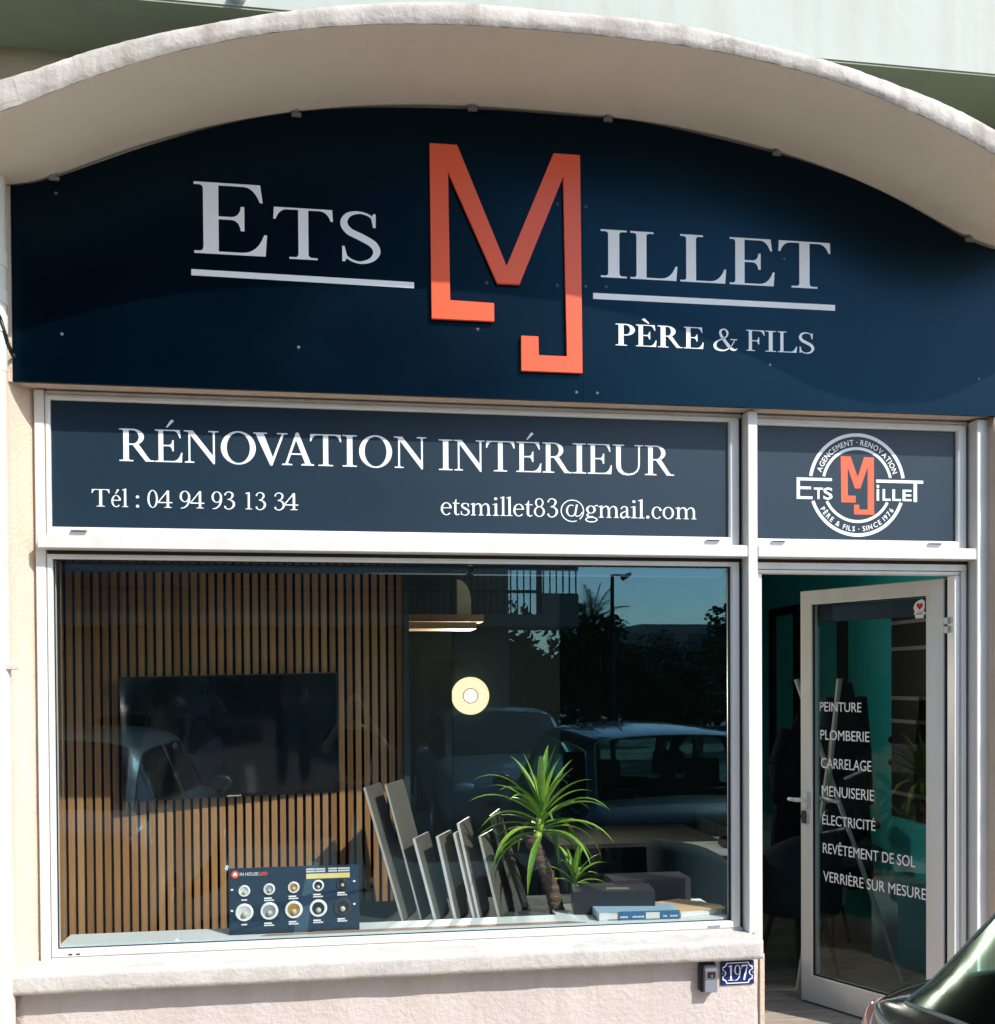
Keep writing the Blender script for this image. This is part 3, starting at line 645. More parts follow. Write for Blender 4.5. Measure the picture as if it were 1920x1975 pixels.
# pane
box('window_pane', M['glass'], 0.0005, 2.858, 0.128, 0.134, 0.644, 2.222, W)
gk = MB()
for a in [(0.0, 2.859, 2.2165, 2.2225), (0.0, 2.859, 0.6435, 0.6475), (0.0, 0.004, 0.648, 2.216), (2.848, 2.859, 0.648, 2.216)]: gk.box(a[0], a[1], 0.1225, 0.1275, a[2], a[3])
gk.build('gasket', M['gasket'], W)
# roller blind boxes inside
box('blind_box', M['slate_box'], 0.030, 1.690, 0.165, 0.235, 2.186, 2.218, W, bevel=0.006)
box('blind_box', M['slate_box'], 1.712, 2.842, 0.165, 0.235, 2.184, 2.218, W, bevel=0.006)
ch = MB()
for i in range(150): ch.box(0.0165, 0.0205, 0.150, 0.154, 0.68 + i * 0.0102, 0.685 + i * 0.0102)
ch.build('bead_chain', M['metal'], W)
# inner ledge
lg = MB(); lg.prism([(0.0, 0.137), (2.858, 0.137), (2.858, 0.52), (2.10, 0.52), (2.10, 0.31), (0.0, 0.31)], 0.60, 0.655, axis='z')
lg.build('inner_ledge', M['ledge'], W)
bl_ = MB(); bl_.prism([(0.80, 0.139), (2.20, 0.139), (2.12, 0.175), (1.02, 0.178), (1.00, 0.166), (0.825, 0.163)], 0.6552, 0.6575, axis='z'); bl_.build('ledge_shade_strip', M['ledge_shade'], W)  # thin brown sheet that stands in for shade on the ledge
box('under_ledge_wall', M['dark_wall'], -0.06, 2.858, 0.19, 0.30, 0.0, 0.598, B)

# ---- door frame and leaf
DF = empty('door', None, None, parent=B)
def ring_frame():
    mb = MB()
    mb.box(2.9585, 2.985, 0.102, 0.17, 0.0, 2.212); mb.box(3.966, 3.990, 0.102, 0.17, 0.0, 2.212); mb.box(2.9585, 3.990, 0.102, 0.17, 2.2125, 2.2415)
    return mb.build('outer_frame', F, DF, bevel=0.002)
ring_frame()
mb = MB(); mb.box(2.9875, 3.0035, 0.112, 0.168, 0.0, 2.193); mb.box(3.935, 3.9635, 0.112, 0.168, 0.0, 2.193); mb.box(2.9875, 3.9635, 0.112, 0.168, 2.195, 2.2105); mb.build('rebate_frame', F, DF, bevel=0.002)
box('threshold', M['threshold'], 2.96, 4.06, -0.02, 0.20, -0.10, 0.004, DF, bevel=0.003)

th = R(-62.7)
LF = empty('door_leaf', None, None, (3.925, 0.170, 0.0), (0, 0, th), parent=B)
ML = lambda s: -s     # distance s from the hinge runs along local -x
def lbar(name, s0, s1, y0, y1, z0, z1, mt=F, bv=0.003): return box(name, mt, -s1, -s0, y0, y1, z0, z1, LF, bevel=bv)
mb = MB()
rings = [(-0.812, -0.006, 0.008, 2.186, 0.052), (-0.812, -0.006, 0.008, 2.186, 0.003), (-0.809, -0.009, 0.011, 2.183, 0.0), (-0.745, -0.092, 0.148, 2.117, 0.0), (-0.740, -0.097, 0.153, 2.112, 0.006), (-0.740, -0.097, 0.153, 2.112, 0.052)]
for a, b, c, d, yy in rings: mb.v += [(a, yy, c), (b, yy, c), (b, yy, d), (a, yy, d)]
for r in range(6):
    for i in range(4):
        j = (i + 1) % 4; q = (r + 1) % 6; mb.face([r * 4 + i, r * 4 + j, q * 4 + j, q * 4 + i])
mb.build('frame', F, LF)
lbar('pane', 0.098, 0.739, 0.020, 0.026, 0.154, 2.111, M['door_glass'], 0)
lbar('gasket', 0.7335, 0.7395, 0.008, 0.019, 0.154, 2.110, M['gasket'], 0)
lbar('gasket', 0.098, 0.7330, 0.008, 0.019, 0.154, 0.160, M['gasket'], 0)
lbar('gasket', 0.098, 0.7330, 0.008, 0.019, 2.106, 2.111, M['gasket'], 0)
lbar('glass_edge_strip', 0.716, 0.721, 0.028, 0.034, 0.16, 2.0, M['boxgrey'], 0)
lbar('blind_box', 0.104, 0.725, 0.040, 0.090, 2.020, 2.106, M['slate_box'], 0.004)
# handle: rose, both levers, keyhole plate
h = MB(); h.box(-0.797, -0.765, -0.010, 0.0, 1.035, 1.125); h.build('handle_plate', M['white_wood'], LF, bevel=0.004)
h = MB(); h.path([(-0.781, -0.004, 1.082), (-0.781, -0.052, 1.082), (-0.80, -0.060, 1.082), (-0.845, -0.060, 1.083)], [0.011, 0.011, 0.011, 0.009], 10); h.build('handle', M['white_wood'], LF, smooth=True)
h = MB(); h.path([(-0.781, 0.05, 1.082), (-0.781, 0.105, 1.082), (-0.755, 0.113, 1.081), (-0.655, 0.113, 1.070)], [0.011, 0.011, 0.012, 0.010], 10); h.build('handle', M['white_wood'], LF, smooth=True)
h = MB(); h.prism([(-0.800, 0.955), (-0.776, 0.955), (-0.772, 0.99), (-0.776, 1.022), (-0.800, 1.022), (-0.804, 0.99)], -0.008, -0.0005); h.build('lock_plate', M['boxdark'], LF)
for z in (2.02, 1.98): box('hinge', M['frame'], 0.004, 0.022, -0.02, 0.03, z - 0.05, z - 0.018, LF, bevel=0.003)
box('hinge', M['frame'], 0.004, 0.022, -0.02, 0.03, 0.25, 0.32, LF, bevel=0.003)
lbar('edge_seal', -0.001, 0.005, 0.012, 0.03, 0.01, 2.18, M['gasket'], 0)
LT = [('PEINTURE', .704, .456, 1.5505, 1.599), ('PLOMBERIE', .700, .410, 1.402, 1.454), ('CARRELAGE', .697, .399, 1.254, 1.308), ('MENUISERIE', .692, .384, 1.108, 1.163),
      ('ÉLECTRICITÉ', .689, .377, .9585, 1.0245), ('REVÊTEMENT DE SOL', .686, .161, .8085, .876), ('VERRIÈRE SUR MESURE', .684, .105, .660, .729)]
for t_, a, b, c, d in LT: sans(t_, -a, -b, c, d, 0.0195, M['door_vinyl'], LF, bold=0.0, thick=0.0012)
# heart sticker
hs = MB(); hs.prism([(-0.160, 2.008), (-0.118, 2.008), (-0.118, 2.022), (-0.108, 2.026), (-0.108, 2.036), (-0.118, 2.040), (-0.112, 2.06), (-0.112, 2.088), (-0.125, 2.098), (-0.140, 2.094), (-0.150, 2.090), (-0.163, 2.078), (-0.170, 2.060), (-0.163, 2.040), (-0.168, 2.030), (-0.160, 2.022)], 0.0180, 0.0195)
hs.build('sticker', M['white_vinyl'], LF)
hp = [(-0.137 + 0.0165 * (16 * math.sin(t) ** 3) / 16, 2.066 + 0.0012 * (13 * math.cos(t) - 5 * math.cos(2 * t) - 2 * math.cos(3 * t) - math.cos(4 * t))) for t in [2 * PI * i / 28 for i in range(28)]]
MB().prism(hp, 0.0170, 0.0179).build('sticker_heart', M['red'], LF)
MB().box(-0.155, -0.122, 0.0170, 0.0179, 2.026, 2.030).box(-0.152, -0.118, 0.0170, 0.0179, 2.036, 2.0385).build('sticker_print', M['black'], LF)

# ------------------------------------------------------------------ interior
fl = empty('shop_floor', None, None); fl['kind'] = 'structure'
base = box('subfloor', M['plank'], -1.2, 4.62, 0.21, 4.8, -0.08, -0.006, fl)
pm = {}
for r in range(22):
    y0 = 0.205 + r * 0.18
    off = [(-1.2, 0.4), (-1.2, 1.1), (-1.2, -0.2)][r % 3]; x = off[0]; nx = off[1]
    while x < 4.62:
        x1 = min(nx, 4.62); key = (round(x1 - x, 2), r % 2)
        if key not in pm: pm[key] = MB().box(0.001, x1 - x - 0.001, 0.001, 0.1785, -0.005, 0.0).mesh('plank', bevel=0.0008); pm[key].materials.append(M['plank'] if key[1] else M['plank2'])
        o = bpy.data.objects.new('plank', pm[key]); C.objects.link(o); o.location = (x, y0, 0); o.parent = fl
        x = x1; nx = x + 1.45
def iw(name, mt, *a): o = box(name, mt, *a); o['kind'] = 'structure'; return o
iw('interior_wall', M['teal'], 4.60, 4.72, 0.31, 4.9, 0.0, 2.74)
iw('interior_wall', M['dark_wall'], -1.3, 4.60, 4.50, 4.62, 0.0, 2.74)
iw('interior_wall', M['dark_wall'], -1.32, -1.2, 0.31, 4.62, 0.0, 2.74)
iw('interior_ceiling', M['ceiling'], -1.3, 4.72, 0.31, 4.62, 2.74, 2.76)
iw('interior_pillar', M['pale_teal'], 4.36, 4.599, 1.32, 1.62, 0.0, 0.50)
iw('skirting', M['pale_teal'], 4.585, 4.598, 1.63, 4.49, 0.0, 0.09)
iw('interior_wall', M['teal'], 4.072, 4.60, 0.31, 0.42, 0.0, 2.74)

# wooden slat wall
SW = empty('slat_wall', 'wall panelled with vertical oak slats on black felt behind the television', 'slat wall', (0, 0, 0))
YS = 0.860
box('felt_backing', M['felt'], -0.75, 1.440, YS + 0.020, YS + 0.05, 0.0, 2.66, SW)
sm = []
for k in range(4):
    me_ = MB().box(0, 0.0272, 0, 0.020, 0.0, 2.66).mesh('slat', bevel=0.0015); me_.materials.append(M['oak%d' % k]); sm.append(me_)
nsl = 0; x = 1.4120
while x > -0.74:
    o = bpy.data.objects.new('slat', sm[random.choice([0, 1, 0, 2, 1, 3])]); C.objects.link(o); o.location = (x, YS, random.uniform(0, 0.0)); o.parent = SW; x -= 0.0412
box('side_wall', M['dark_wall'], 1.4405, 1.470, 0.80, 2.2, 0.0, 2.66, SW)

TV = empty('television', 'flat black television hung slightly crooked on the slatted wall', 'television', (0.616, 0.800, 1.462), (R(3.6), R(-1.1), R(3.2)))
box('casing', M['tvframe'], -0.508, 0.508, 0.004, 0.045, -0.295, 0.295, TV, bevel=0.004)
box('screen', M['tv'], -0.502, 0.502, 0.0, 0.0035, -0.281, 0.289, TV)
sans('edenwood', -0.032, 0.032, -0.2925, -0.2845, 0.0035, M['white_vinyl'], TV, name='logo', thick=0.0008)

# shelf with cream board
SH = empty('wall_shelf', 'short double oak shelf fixed high at the right end of the slatted wall', 'shelf', (0, 0, 0))
box('board', M['shelf'], 1.472, 1.895, 1.50, 1.78, 2.018, 2.056, SH, bevel=0.002)
box('board', M['shelf'], 1.50, 1.975, 1.785, 2.0, 2.075, 2.118, SH, bevel=0.002)
cb = MB(); cb.prism([(0, 0), (0.085, 0)] + [(0.085 * math.cos(t), 0.08 + 0.135 * math.sin(t)) for t in [i * PI / 24 for i in range(13)]], 0, 0.02)
o = cb.build('rounded_board', M['cream']); o.location = (1.822, 1.86, 2.1185); tag(o, 'small cream board with a rounded corner standing on the high oak shelf', 'board')
box('wall_panel', M['dark_wall'], 1.472, 1.822, 2.20, 2.24, 0.0, 2.66, SH)

# round lit wall lamp
LP = empty('wall_lamp', 'round lit cream wall lamp with a small black ring at its centre', 'lamp', (1.95, 2.30, 1.625), (R(90), 0, 0))
MB().lathe([(0.0, 0.0), (0.122, 0.0), (0.122, 0.02), (0.120, 0.022), (0.046, 0.022)], 48).build('shade', M['lampshade'], LP)
MB().lathe([(0.0445, 0.0225), (0.0445, 0.027), (0.0495, 0.027), (0.0495, 0.0225)], 40).build('ring', M['black'], LP)
MB().lathe([(0.0, 0.024), (0.044, 0.024)], 40).build('core', M['lampcore'], LP)
box('lamp_wall', M['dark_wall'], 1.838, 2.55, 2.33, 2.36, 0.0, 2.66, None)['kind'] = 'structure'

ll = bpy.data.lights.new('wall_lamp_light', 'AREA'); ll.shape = 'DISK'; ll.size = 0.23; ll.energy = 15; ll.color = (1.0, 0.93, 0.82)
lo = bpy.data.objects.new('lamp_light', ll); C.objects.link(lo); lo.parent = LP; lo.location = (0, 0, 0.035); lo.rotation_euler = (R(180), 0, 0)
# office furniture in the dark
DK = empty('desk', 'plain office desk standing in the dark behind the yucca', 'desk', (2.75, 2.0, 0))
box('table_top', M['tileface'], -0.35, 0.65, -0.35, 0.35, 0.72, 0.745, DK, bevel=0.003)
for sx, sy in ((-0.32, -0.32), (0.62, -0.32), (-0.32, 0.32), (0.62, 0.32)): box('leg', M['black'], sx - 0.02, sx + 0.02, sy - 0.02, sy + 0.02, 0.0, 0.72, DK)
RT = empty('round_table', 'white round table between the desk and the doorway', 'table', (3.30, 1.55, 0))
MB().lathe([(0.0, 0.722), (0.295, 0.722), (0.30, 0.730), (0.295, 0.742), (0.0, 0.742)], 48).build('table_top', M['tileC'], RT)
MB().tube((0, 0, 0.02), (0, 0, 0.722), 0.03).build('column', M['black'], RT)
MB().lathe([(0.0, 0.0), (0.2, 0.0), (0.19, 0.02), (0.0, 0.03)], 32).build('foot', M['black'], RT)
def chair(loc, rz, label):
    c = empty('shell_chair', label, 'chair', loc, (0, 0, rz), group='dark chairs inside the shop')
    mb = MB(); n = 22
    for j in range(9):
        t = j / 8
        for i in range(n + 1):
            a = R(-15 + 210 * i / n); fall = abs(i / n - 0.5) * 2
            rr = 0.245 + 0.015 * t; top = 0.86 - 0.20 * fall ** 3; z = 0.40 + (top - 0.40) * t
            mb.v.append((rr * math.cos(a), rr * math.sin(a), z))
    for j in range(8):
        for i in range(n): o = j * (n + 1) + i; mb.face([o, o + 1, o + n + 2, o + n + 1])
    me = mb.mesh('backrest', True); o = link('backrest', me, M['chair'], c); md = o.modifiers.new('thick', 'SOLIDIFY'); md.thickness = 0.03
    MB().lathe([(0.0, 0.38), (0.23, 0.38), (0.245, 0.41), (0.235, 0.46), (0.0, 0.475)], 28).build('seat', M['chair'], c, smooth=True)
    for k in range(4):
        a = R(45 + 90 * k); MB().tube((0.13 * math.cos(a), 0.13 * math.sin(a), 0.39), (0.23 * math.cos(a), 0.23 * math.sin(a), 0.0), 0.016, 0.010).build('leg', M['black'], c)
    return c
chair((3.74, 1.33, 0), R(200), 'dark barrel chair with its back to the open doorway')
chair((3.05, 1.15, 0), R(120), 'dark barrel chair behind the window at the round table')
TR = empty('serving_tray', 'low dark round tray on the white round table', 'tray', (3.42, 1.42, 0.742))
MB().lathe([(0.0, 0.0), (0.10, 0.0), (0.12, 0.02), (0.115, 0.05), (0.10, 0.055), (0.10, 0.012), (0.0, 0.012)], 28).build('tray', M['black'], TR)

# white low cabinet on the back of the teal wall
CBN = empty('low_cabinet', 'pale low cabinet against the teal wall behind the chair', 'cabinet', (4.30, 3.3, 0))
box('body', M['pale_teal'], -0.25, 0.28, -0.55, 0.60, 0.0, 0.62, CBN, bevel=0.004)
for y in (-0.27, 0.03, 0.33): box('door_panel', M['white_wood'], -0.268, -0.2505, y - 0.135, y + 0.135, 0.04, 0.58, CBN, bevel=0.002)

# framed pictures on the teal wall
def pic(y0, y1, z0, z1, label):
    p = empty('picture_frame', label, 'picture', (4.598, (y0 + y1) / 2, (z0 + z1) / 2), group='black frames on the teal wall')
    w = (y1 - y0) / 2; h_ = (z1 - z0) / 2; mb = MB(); t = 0.09
    mb.box(-0.04, -0.001, -w, w, h_ - t * 0.7, h_); mb.box(-0.04, -0.001, -w, w, -h_, -h_ + t * 0.7); mb.box(-0.04, -0.001, -w, -w + t, -h_ + t * 0.7, h_ - t * 0.7); mb.box(-0.04, -0.001, w - t, w, -h_ + t * 0.7, h_ - t * 0.7)
    mb.build('frame', M['black'], p); box('canvas', M['teal'], -0.012, -0.001, -w + t, w - t, -h_ + t * 0.7, h_ - t * 0.7, p)
pic(3.06, 3.60, 0.79, 2.29, 'tall black frame on the teal wall left of the open door leaf')
pic(2.36, 2.86, 0.95, 2.26, 'tall black frame on the teal wall seen through the door glass')
# dark wall cabinet with trims
WC = empty('wall_cabinet', 'dark wall display cabinet with thin metal trims seen through the door glass', 'cabinet', (4.598, 1.45, 0.87))
box('body', M['black'], -0.10, -0.001, -0.25, 0.18, 0.0, 1.23, WC)
for z in (0.14, 0.58, 0.72, 1.02, 1.18): box('trim', M['metal'], -0.108, -0.1005, -0.25, 0.17, z, z + 0.022, WC)
for z in (0.33, 0.47): MB().lathe([(0, 0), (0.022, 0), (0.022, 0.02), (0, 0.02)], 16, Matrix.Translation((-0.09, 0.18, z)) @ Matrix.Rotation(R(-90), 4, 'X')).build('knob', M['black'], WC)

# coat stand with coats
CS = empty('coat_stand', 'white wooden coat stand made of three crossing poles just inside the door', 'coat stand', (3.90, 1.20, 0))
for lo, hi in [((-0.28, -0.13), (0.10, 0.12)), ((0.36, -0.09), (-0.17, 0.12)), ((0.02, 0.34), (-0.02, -0.10))]:
    MB().tube((lo[0], lo[1], 0.0), (hi[0], hi[1], 1.72), 0.014).build('pole', M['pale_pole'], CS)
for p, q in (((0.05, -0.02, 1.15), (0.17, -0.08, 1.22)), ((-0.06, 0.02, 0.84), (0.02, -0.08, 0.88)), ((0.02, 0.08, 1.3), (0.03, 0.2, 1.38))): MB().tube(p, q, 0.008).build('peg', M['pale_pole'], CS)
def coat(loc, rz, h0, w, label):
    mb = MB(); n = 26; L = 16
    for j in range(L + 1):
        t = j / L; z = -h0 * t; base_ = w * (0.20 + 0.55 * min(1, t * 3.0) + 0.25 * t)
        for i in range(n):
            a = 2 * PI * i / n; fold = 1 + 0.10 * math.sin(a * 6 + t * 2) * t + 0.05 * noise.noise(Vector((math.cos(a), math.sin(a), t * 3)))
            mb.v.append((base_ * fold * math.cos(a), base_ * 0.42 * fold * math.sin(a), z - (0.03 * math.sin(a * 3) if j == L else 0)))
    for j in range(L):
        for i in range(n): o = j * n + i; k = (i + 1) % n; mb.face([o, j * n + k, (j + 1) * n + k, o + n])
    mb.face(list(range(n)))
    c = empty('coat', label, 'coat', loc, (0, 0, rz), group='black coats on the coat stand')
    mb.build('body', M['cloth'], c, smooth=True)
    for s_ in (-1, 1):
        MB().path([(s_ * w * 0.55, 0.0, -0.09), (s_ * w * 0.86, 0.02, -h0 * 0.35), (s_ * w * 0.88, 0.0, -h0 * 0.62)], [w * 0.20, w * 0.20, w * 0.16], 12).build('sleeve', M['cloth'], c, smooth=True)
coat((4.06, 1.36, 1.70), R(20), 1.18, 0.20, 'long black coat hanging on the right of the coat stand')
coat((3.84, 1.46, 1.52), R(10), 0.85, 0.21, 'black jacket hanging low on the left of the coat stand')

# monstera by the door
MO = empty('potted_monstera', 'small dark potted plant on the floor behind the door glass', 'plant', (4.28, 1.95, 0))
MB().lathe([(0.0, 0.26), (0.07, 0.26), (0.095, 0.42), (0.085, 0.42), (0.065, 0.28), (0.0, 0.28)], 24).build('pot', M['pot'], MO)
for k in range(3):
    a = R(120 * k); MB().tube((0.05 * math.cos(a), 0.05 * math.sin(a), 0.27), (0.11 * math.cos(a), 0.11 * math.sin(a), 0.0), 0.010).build('leg', M['black'], MO)
for k in range(13):
    a = R(k * 137.5); l_ = 0.24 + 0.08 * random.random(); z = 0.5 + 0.035 * k
    p0 = Vector((0, 0, 0.40)); p1 = Vector((0.16 * math.cos(a), 0.16 * math.sin(a), z)); out = Vector((math.cos(a), math.sin(a), -0.35)).normalized(); sd = out.cross(Vector((0, 0, 1))).normalized()
    mb = MB(); mb.tube(p0, p1, 0.004, n=5); b0 = len(mb.v); P = [(0, 0), (0.3, 0.5), (0.65, 0.42), (1, 0)]
    mb.v += [tuple(p1 + out * l_ * u_ * 0.7 + sd * w_ * l_ * 0.8) for u_, w_ in P] + [tuple(p1 + out * l_ * u_ * 0.7 - sd * w_ * l_ * 0.8) for u_, w_ in P[1:3][::-1]]
    mb.face([b0 + i for i in range(6)]); link('leaf', mb.mesh('leaf', fix=False), M['crown'], MO)

# ================================================================== SIGNS
SG = empty('sign_board', 'large navy arched sign with ETS MILLET and an orange monogram under the canopy', 'sign', (0, 0, 0))
SX0, SX1, SZ0 = -0.107, 4.074, 2.898
JN = 2.163      # joint between the two sheets
def sheet(a, b):
    n = int((b - a) / 0.03); top = [(a + (b - a) * i / n) for i in range(n + 1)]
    P = [(b, SZ0), (a, SZ0)] + [(x, min(zs(x) - 0.012 - 0.006 * math.sin(x * 5), 4.092)) for x in top]
    return MB().prism(P, 0.0, 0.018).build('panel', M['sign'], SG)
sheet(SX0, JN - 0.0006); sheet(JN + 0.0006, SX1)
V = M['white_vinyl']
serif_letters([('E', .581, .865)], 3.433, 0.283, -0.0012, V, SG, 0.001, w=0.185)
serif_letters([('T', .890, 1.127), ('S', 1.156, 1.318)], 3.430, 0.205, -0.0012, V, SG, 0.001, w=0.155)
serif_letters([('I', 2.243, 2.356), ('L', 2.372, 2.579), ('L', 2.592, 2.797), ('E', 2.813, 3.017), ('T', 3.034, 3.274)], 3.4245, 0.201, -0.0012, V, SG, 0.001, w=0.18)
serif_letters([('P', 2.306, 2.390), ('È', 2.395, 2.485), ('R', 2.491, 2.601), ('E', 2.606, 2.694)], 3.140, 0.0915, -0.0022, V, SG, 0.002, w=0.19)
serif_letters([('&', 2.739, 2.847)], 3.140, 0.0915, -0.0012, V, SG, 0.001)
serif_letters([('F', 2.887, 2.971), ('I', 2.974, 3.023), ('L', 3.031, 3.119), ('S', 3.128, 3.199)], 3.142, 0.0895, -0.0012, V, SG, 0.001, w=0.13)
MB().prism([(.5685, 3.3435), (.5685, 3.3680), (1.4543, 3.3615), (1.4543, 3.3370)], -0.0012, -0.0001).build('underline_bar', V, SG)
MB().prism([(2.2092, 3.3310), (2.2092, 3.3560), (3.2956, 3.3580), (3.2956, 3.3330)], -0.0012, -0.0001).build('underline_bar', V, SG)
MJ = [(1.5200, 3.9262), (1.6341, 3.9275), (1.8371, 3.4430), (2.0385, 3.9215), (2.152, 3.9215), (2.158, 3.0115), (1.8964, 3.0115), (1.8964, 3.1575), (1.9702, 3.1575), (1.9712, 3.0795), (2.0905, 3.0795), (2.0785, 3.8255), (1.8911, 3.3685), (1.7976, 3.3685), (1.5962, 3.8121), (1.6012, 3.2900), (1.784, 3.2865), (1.784, 3.2105), (1.5240, 3.2105)]
MB().prism(MJ, -0.018, -0.004).build('monogram', M['orange'], SG, bevel=0.0015)
for x in (1.56, 2.12, 2.12): pass
sp = MB()
for x, z in [(1.56, 3.5), (1.56, 3.8), (2.12, 3.4), (2.12, 3.75), (2.12, 3.1), (1.86, 3.40)]: sp.box(x - .012, x + .012, -0.004, 0.0, z - .012, z + .012)
sp.build('spacer', M['gasket'], SG)
def disc(name, mt, x, z, r, y, par, t=0.002):
    return MB().lathe([(0, 0), (r * 0.7, 0.0), (r, -t * 0.5), (r, -t)], 16, Matrix.Translation((x, y - t, z)) @ Matrix.Rotation(R(90), 4, 'X') @ Matrix.Diagonal((1, 1, 1, 1))).build(name, mt, par, smooth=False)
for x, z, k in [(2.057, 3.72, 0), (2.178, 3.715, 0), (2.055, 3.38, 0), (2.176, 3.382, 0), (2.265, 3.385, 0), (1.755, 3.375, 0), (1.715, 3.18, 0), (3.06, 3.545, 0), (3.98, 3.06, 0),
                (0.06, 3.635, 1), (0.075, 3.088, 1), (0.985, 3.075, 1), (2.995, 3.085, 1), (2.135, 2.935, 1), (2.225, 2.935, 1)]:
    disc('screw_cap', M['screw_grey'] if k else M['screw_dark'], x, z, 0.0065 if k else 0.0075, 0.0, SG)
for x in (0.055, 0.985, 1.70, 2.275, 3.025, 3.93):
    z = zs(x) - 0.016
    mb = MB(); mb.box(x - 0.019, x + 0.019, -0.012, -0.001, z - 0.012, z + 0.004); mb.box(x - 0.008, x + 0.008, -0.016, -0.006, z + 0.002, z + 0.026); mb.tube((x + 0.002, -0.022, z + 0.020), (x + 0.002, -0.010, z + 0.020), 0.005)
    mb.build('bracket', M['metal'], SG, bevel=0.001)
wf = MB(); wf.box(SX0 - 0.028, SX0 - 0.002, 0.004, 0.0195, SZ0, 3.655); wf.build('edge_trim', M['plaster'], SG)

# transom name panels
TS = empty('transom_sign', 'wide slate panel above the window reading RÉNOVATION INTÉRIEUR with telephone and e-mail', 'sign', (0, 0, 0))
box('panel', M['transom'], -0.0020, 2.8485, 0.120, 0.126, 2.352, 2.861, TS)
Y = 0.1192
serif_letters([('R', .260, .397), ('É', .400, .508), ('N', .514, .652), ('O', .661, .802), ('V', .793, .931), ('A', .908, 1.039), ('T', 1.023, 1.152), ('I', 1.157, 1.217), ('O', 1.226, 1.364), ('N', 1.372, 1.509)], 2.6245, 0.132, Y, V, TS, 0.0006)
serif_letters([('I', 1.562, 1.621), ('N', 1.626, 1.759), ('T', 1.765, 1.889), ('É', 1.896, 2.006), ('R', 2.011, 2.141), ('I', 2.144, 2.204), ('E', 2.211, 2.319), ('U', 2.323, 2.461), ('R', 2.468, 2.601)], 2.620, 0.130, Y, V, TS, 0.0006)
serif_letters([('T', .151, .220), ('é', .227, .264), ('l', .269, .292), (':', .3225, .3355), ('0', .368, .409), ('4', .409, .466), ('9', .495, .537), ('4', .537, .593), ('9', .622, .664), ('3', .672, .716), ('1', .758, .785), ('3', .799, .841), ('3', .875, .918), ('4', .915, .973)], 2.438, 0.070, Y, V, TS, 0.0006)
serif_letters([('e', 1.569, 1.616), ('t', 1.62, 1.65), ('s', 1.655, 1.693), ('m', 1.697, 1.785), ('i', 1.792, 1.82), ('l', 1.825, 1.85), ('l', 1.852, 1.879), ('e', 1.882, 1.929), ('t', 1.933, 1.967), ('8', 1.972, 2.02), ('3', 2.031, 2.078), ('@', 2.09, 2.194), ('g', 2.199, 2.256), ('m', 2.258, 2.35), ('a', 2.355, 2.401), ('i', 2.404, 2.433), ('l', 2.436, 2.466), ('.', 2.473, 2.488), ('c', 2.498, 2.544), ('o', 2.548, 2.6), ('m', 2.607, 2.703)], 2.430, 0.078, Y, V, TS, 0.0006)

LS = empty('logo_sign', 'small slate panel above the door with the round white and orange ETS MILLET emblem', 'sign', (3.463, Y, 2.5985))
box('panel', M['transom'], 2.9755 - 3.463, 3.9445 - 3.463, 0.0008, 0.007, 2.350 - 2.5985, 2.8525 - 2.5985, LS)
def arcband(r0, r1, a0, a1, name='ring', mt=V, y0=0.0, y1=0.0007):
    mb = MB(); n = 40
    for i in range(n + 1):
        a = R(a0 + (a1 - a0) * i / n)
        for r in (r0, r1):
            for yy in (y0, y1): mb.v.append((r * math.cos(a), yy, r * math.sin(a)))
    for i in range(n):
        o = i * 4; mb.face([o, o + 2, o + 6, o + 4]); mb.face([o, o + 4, o + 5, o + 1]); mb.face([o + 2, o + 3, o + 7, o + 6])
    return mb.build(name, mt, LS)
def ang(r, z): return math.degrees(math.asin(z / r))
for r0, r1 in ((.2185, .234), (.1585, .1715)):
    rm = (r0 + r1) / 2
    arcband(r0, r1, ang(rm, .036), 180 - ang(rm, .036)); arcband(r0, r1, 180 + ang(rm, .076), 360 - ang(rm, .076))
def circ_text(txt, r, h, a_start, a_end, flip):
    """letters on a circle; a_start..a_end in degrees for the first and last letter centres"""
    ms = []
    for ch in txt:
        if ch == ' ': ms.append((None, 0.30)); continue
        me = sans_mesh(ch, 0.012, 0.05); xs_ = [v.co.x for v in me.vertices]; w_ = max(xs_) - min(xs_); ms.append((me, w_ + 0.10))
    tot = sum(w_ for _, w_ in ms); acc = 0
    for me, w_ in ms:
        c_ = acc + w_ / 2; acc += w_
        if me is None: continue
        a = R(a_start + (a_end - a_start) * c_ / tot); k = h / 0.73
        xs_ = [v.co.x for v in me.vertices]; xm = (min(xs_) + max(xs_)) / 2
        for v in me.vertices:
            lx, lz = (v.co.x - xm) * k * 0.92, v.co.y * k
            if not flip: ux, uz = math.sin(a), -math.cos(a); rx_, rz_ = math.cos(a), math.sin(a)
            else: ux, uz = -math.sin(a), math.cos(a); rx_, rz_ = -math.cos(a), -math.sin(a)
            base_ = (r * math.cos(a), r * math.sin(a))
            v.co = Vector((base_[0] + ux * lx + rx_ * lz, -(v.co.z) / 0.1 * 0.0007 + 0.00035, base_[1] + uz * lx + rz_ * lz))
        me.materials.clear(); me.name = 'letter'; link('letter', me, V, LS)
circ_text('AGENCEMENT · RENOVATION', 0.1805, 0.0255, 163.5, 16.5, False)
circ_text('PÈRE & FILS · SINCE 1976', 0.2100, 0.0235, 211, 329, True)
def poly(P, mt=V, name='letter'): return MB().prism([(a - 3.463, b - 2.5985) for a, b in P], 0.0, 0.0007).build(name, mt, LS)
